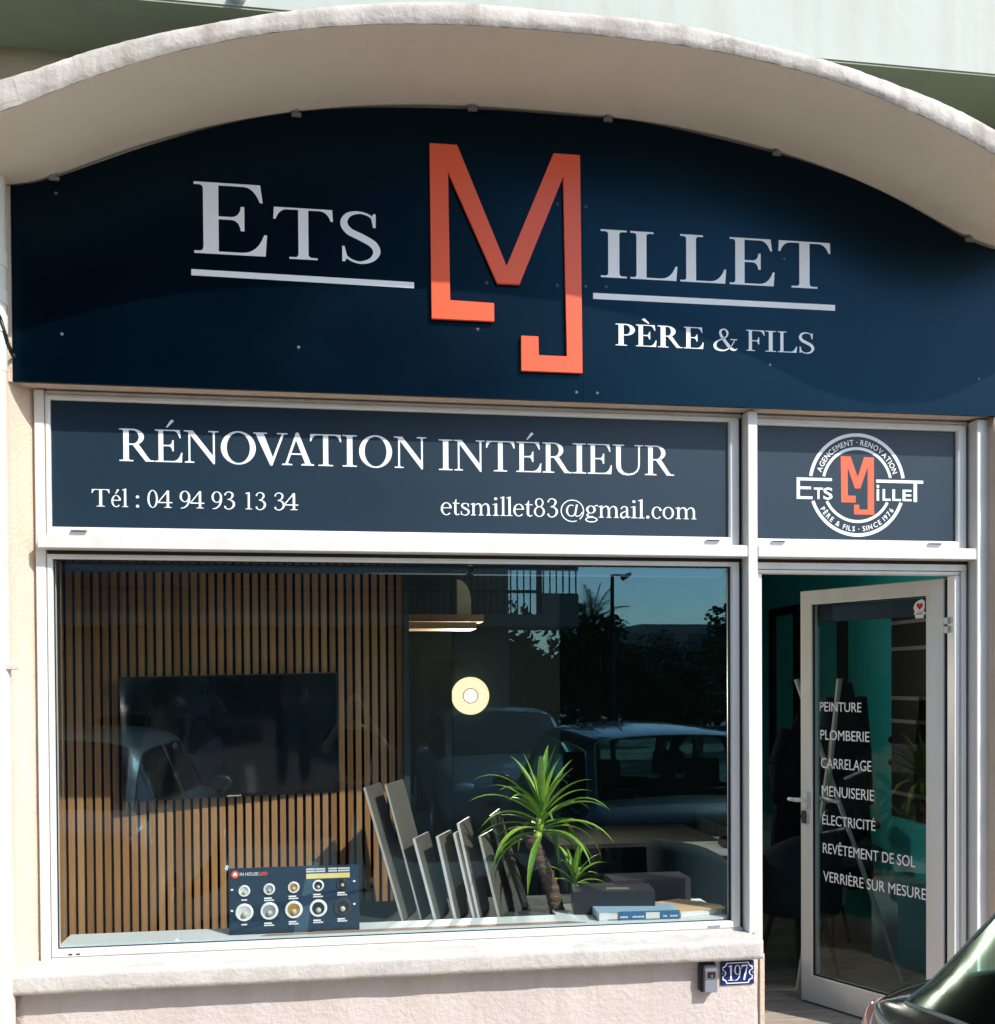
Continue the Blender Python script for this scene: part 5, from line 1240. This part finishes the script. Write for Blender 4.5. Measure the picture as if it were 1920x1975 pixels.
def palm(name, label, loc, h_, r, n_=34, seed=1):
    p = empty(name, label, 'tree', loc, group='palms across the car park'); rr = random.Random(seed)
    MB().path([(0, 0, 0), (0.04, 0, h_ * .5), (0, 0, h_)], [0.16, 0.14, 0.19], 10).build('trunk', M['trunk'], p)
    for k in range(n_):
        a = R(k * 137.5); el = R(85 - 115 * k / n_); d = Vector((math.cos(a) * math.cos(el), math.sin(a) * math.cos(el), math.sin(el)))
        pos = Vector((0, 0, h_)); st_ = r / 8; mb = MB(); dd = d.copy()
        for j in range(9):
            side = dd.cross(Vector((0, 0, 1))); side = side.normalized() if side.length > .05 else Vector((1, 0, 0))
            if j > 1:
                l_ = r * 0.32 * math.sin(PI * min(1, (j) / 9.5) ** 0.8)
                for sg in (-1, 1):
                    for q in (0, 0.5):
                        b0 = len(mb.v); b_ = pos + dd * st_ * q; tip = b_ + (side * sg + dd * 0.7 + Vector((0, 0, -0.35))).normalized() * l_
                        mb.v += [tuple(b_ - dd * 0.012), tuple(b_ + dd * 0.012), tuple(tip)]; mb.face([b0, b0 + 1, b0 + 2])
            mb.tube(pos, pos + dd * st_, 0.012, n=4); pos = pos + dd * st_; dd = (dd + Vector((0, 0, -0.16))).normalized()
        link('frond', mb.mesh('frond', fix=False), M['palm_leaf'], p)
palm('palm_tree', 'feather palm beside the street lamp across the car park', (6.2, -16.0, -0.13), 2.95, 0.85, seed=3)
palm('palm_tree', 'short palm in front of the apartment block', (2.3, -12.0, -0.13), 2.3, 1.3, 30, seed=5)
palm('palm_tree', 'palm at the far left of the car park', (-1.2, -9.0, -0.13), 1.9, 1.1, 26, seed=8)

SL_ = empty('street_lamp', 'slim dark street lamp with one angled head', 'street lamp', (6.10, -14.0, -0.13))
MB().path([(0, 0, 0), (0, 0, 3.84)], [0.05, 0.035], 10).build('post', M['gasket'], SL_)
MB().path([(0, 0, 3.84), (0.20, 0, 3.84)], 0.022, 8).build('arm', M['gasket'], SL_)
MB().prism([(0.16, 3.80), (0.22, 3.74), (0.36, 3.84), (0.34, 3.90), (0.24, 3.86)], -0.06, 0.06).build('lamp_head', M['gasket'], SL_)

def tree(label, loc, h_, r, seed):
    t = empty('leafy_tree', label, 'tree', loc, group='trees behind the car park'); rr = random.Random(seed)
    tk = MB(); tk.path([(0, 0, 0), (0.05, 0, h_ * .45), (0, 0.05, h_ * .75)], [0.14, 0.10, 0.05], 8)
    for k in range(5):
        a = rr.uniform(0, 6.28); tk.tube((0.03, 0, h_ * .4), (math.cos(a) * r * .6, math.sin(a) * r * .6, h_ * .75), 0.05, 0.02, 6)
    tk.build('trunk', M['trunk'], t)
    mb = MB()
    blobs = [(Vector((rr.gauss(0, r * .42), rr.gauss(0, r * .42), h_ * .70 + rr.gauss(0, h_ * .12))), rr.uniform(.25, .5) * r) for _ in range(16)]
    for k in range(4200):
        c, br = rr.choice(blobs); d = Vector((rr.gauss(0, 1), rr.gauss(0, 1), rr.gauss(0, 1))).normalized(); p = c + d * br * rr.uniform(.55, 1.05)
        if p.z < h_ * .3: continue
        u_ = Vector((rr.gauss(0, 1), rr.gauss(0, 1), rr.gauss(0, .6))).normalized() * rr.uniform(.06, .12); w_ = u_.orthogonal().normalized() * .05; b0 = len(mb.v)
        mb.v += [tuple(p - u_), tuple(p + w_), tuple(p + u_), tuple(p - w_)]; mb.face([b0, b0 + 1, b0 + 2, b0 + 3])
    link('crown', mb.mesh('crown', fix=False), M['crown'], t)
for i, (x, y, h_, r) in enumerate([(7.4, -15.2, 2.3, 1.0), (9.2, -18.0, 2.4, 1.3), (11.0, -20.5, 3.5, 1.2), (4.9, -15.4, 3.15, 1.35), (8.8, -24, 2.8, 1.8), (13.5, -26, 3.0, 2.0), (11.0, -29, 2.9, 2.0), (16.5, -31, 3.2, 2.4)]):
    tree(['bushy tree right of the palm across the car park', 'rounded tree behind the parked cars', 'tall thin tree at the right edge of the car park', 'dark tree beside the corner balcony', 'broad tree before the far block', 'wide tree right of the far block', 'low tree below the far block', 'spreading tree at the far right'][i], (x, y, -0.13), h_, r, i + 3)
hd = MB(); rr = random.Random(4)
for k in range(9000):
    x = rr.uniform(4.5, 40); p = Vector((x, -33 + rr.uniform(-1.2, 1.2), rr.uniform(0, 2.6 + .5 * math.sin(x * .7)))); u_ = Vector((rr.gauss(0, 1), rr.gauss(0, 1), rr.gauss(0, 1))).normalized() * .2; w_ = u_.orthogonal().normalized() * .13; b0 = len(hd.v)
    hd.v += [tuple(p - u_), tuple(p + w_), tuple(p + u_), tuple(p - w_)]; hd.face([b0, b0 + 1, b0 + 2, b0 + 3])
tag(link('hedge', hd.mesh('hedge', fix=False), M['crown']), 'long dense hedge closing the car park', 'hedge', kind='stuff')

FB = empty('far_apartment_block', 'long low apartment block far behind the hedge', 'building', (0, 0, 0))
box('wall', M['far_wall'], 20.3, 60, -72, -60, -0.13, 5.45, FB); box('wall', M['far_wall'], 17.0, 20.29, -70, -60.5, -0.13, 4.9, FB)
for fz in (1.9, 3.7):
    for k in range(10): box('window', M['far_window'], 21.2 + k * 2.4, 22.6 + k * 2.4, -59.99, -59.9, fz, fz + 1.1, FB)
    box('balcony_slab', M['opp_wall'], 20.6, 46, -59.9, -59.2, fz - 0.25, fz - 0.12, FB)

# ================================================================== THE PHOTOGRAPHER (seen mirrored in the television)
PN = empty('person', 'person in a maroon t-shirt and jeans holding up a phone to photograph the shop', 'person', (1.22, -4.62, -0.13))
def skin(name, verts, edges, rad, mt, sub=2):
    me = bpy.data.meshes.new(name); me.from_pydata(verts, edges, []); o = bpy.data.objects.new('tmp', me); C.objects.link(o)
    sk = o.modifiers.new('s', 'SKIN'); sb = o.modifiers.new('u', 'SUBSURF'); sb.levels = sub; sb.render_levels = sub
    for i, r in enumerate(rad): me.skin_vertices[0].data[i].radius = (r, r) if not isinstance(r, tuple) else r
    me.skin_vertices[0].data[0].use_root = True
    dg = bpy.context.evaluated_depsgraph_get(); m2 = bpy.data.meshes.new_from_object(o.evaluated_get(dg)); bpy.data.objects.remove(o)
    for p in m2.polygons: p.use_smooth = True
    m2.name = name; m2.materials.clear(); return link(name, m2, mt, PN)
vb = [(0, 0, .92), (0, -.01, 1.12), (0, -.02, 1.33), (0, -.01, 1.46), (0, .02, 1.56),
      (-.17, 0, 1.40), (-.27, .14, 1.24), (-.09, .36, 1.56), (.17, 0, 1.40), (.27, .14, 1.24), (.09, .36, 1.56),
      (-.10, 0, .86), (-.11, .02, .48), (-.12, 0, .08), (-.12, .14, .03), (.10, 0, .86), (.11, .02, .48), (.12, 0, .08), (.12, .14, .03)]
eb = [(0, 1), (1, 2), (2, 3), (3, 4), (2, 5), (5, 6), (6, 7), (2, 8), (8, 9), (9, 10), (0, 11), (11, 12), (12, 13), (13, 14), (0, 15), (15, 16), (16, 17), (17, 18)]
skin('body', vb, eb, [.13, .12, .13, .055, .055, .062, .045, .026, .062, .045, .026, .085, .058, .040, .035, .085, .058, .040, .035], M['skin'])
vs = vb[:3] + [(0, -.012, 1.40)] + [vb[5], (-.235, .09, 1.30), vb[8], (.235, .09, 1.30)]
skin('t_shirt', vs, [(0, 1), (1, 2), (2, 3), (2, 4), (4, 5), (2, 6), (6, 7)], [.148, .138, .150, .075, .078, .068, .078, .068], M['maroon'])
skin('jeans', [vb[0], vb[11], vb[12], (-.12, 0, .14), vb[15], vb[16], (.12, 0, .14)], [(0, 1), (1, 2), (2, 3), (0, 4), (4, 5), (5, 6)], [.145, .098, .072, .056, .098, .072, .056], M['jeans'])
hd_ = MB().sphere((0, .035, 1.665), .098, 16, (.80, .98, 1.22)); hd_.sphere((0, .135, 1.655), .017, 8, (.8, 1, 1.3)); hd_.sphere((-.080, .03, 1.66), .022, 8, (.4, 1, 1.4)); hd_.sphere((.080, .03, 1.66), .022, 8, (.4, 1, 1.4)); hd_.build('head', M['skin'], PN, smooth=True)
ey = MB()
for x in (-.032, .032): ey.sphere((x, .122, 1.678), .011, 8)
ey.build('eyes', M['enamel_white'], PN, smooth=True); MB().sphere((0, .126, 1.605), .020, 8, (1.1, .4, .35)).build('mouth', M['maroon'], PN, smooth=True)
MB().sphere((0, .012, 1.695), .104, 16, (.86, 1.0, 1.08)).build('hair', M['hair'], PN, smooth=True)
for sx in (-1, 1):      # hands: palm and five fingers round the phone
    x0 = sx * .088
    V_ = [(sx * .09, .345, 1.55), (x0, .385, 1.60)]; E_ = [(0, 1)]; r_ = [.026, (.034, .018)]
    for k in range(4):
        z = 1.572 + k * .021; b0 = len(V_); V_ += [(x0 - sx * .006, .415, z + .008), (x0 - sx * .020, .446 - .002 * k, z + .010), (x0 - sx * (.044 - .004 * abs(k - 1)), .454, z + .010)]; E_ += [(1, b0), (b0, b0 + 1), (b0 + 1, b0 + 2)]; r_ += [.0095, .0085, .007]
    b0 = len(V_); V_ += [(x0 - sx * .016, .395, 1.565), (x0 - sx * .034, .416, 1.592), (x0 - sx * .046, .422, 1.618)]; E_ += [(1, b0), (b0, b0 + 1), (b0 + 1, b0 + 2)]; r_ += [.012, .0095, .008]
    skin('hand', V_, E_, r_, M['skin'], 1)
PH = empty('phone', 'dark phone held upright in both hands of the photographer', 'phone', (1.22, -4.185, 1.475))
box('case', M['plate_blue'], -0.040, 0.040, -0.004, 0.004, -0.075, 0.085, PH, bevel=0.003)
box('screen', M['tv'], -0.037, 0.037, -0.0048, -0.0042, -0.071, 0.081, PH)
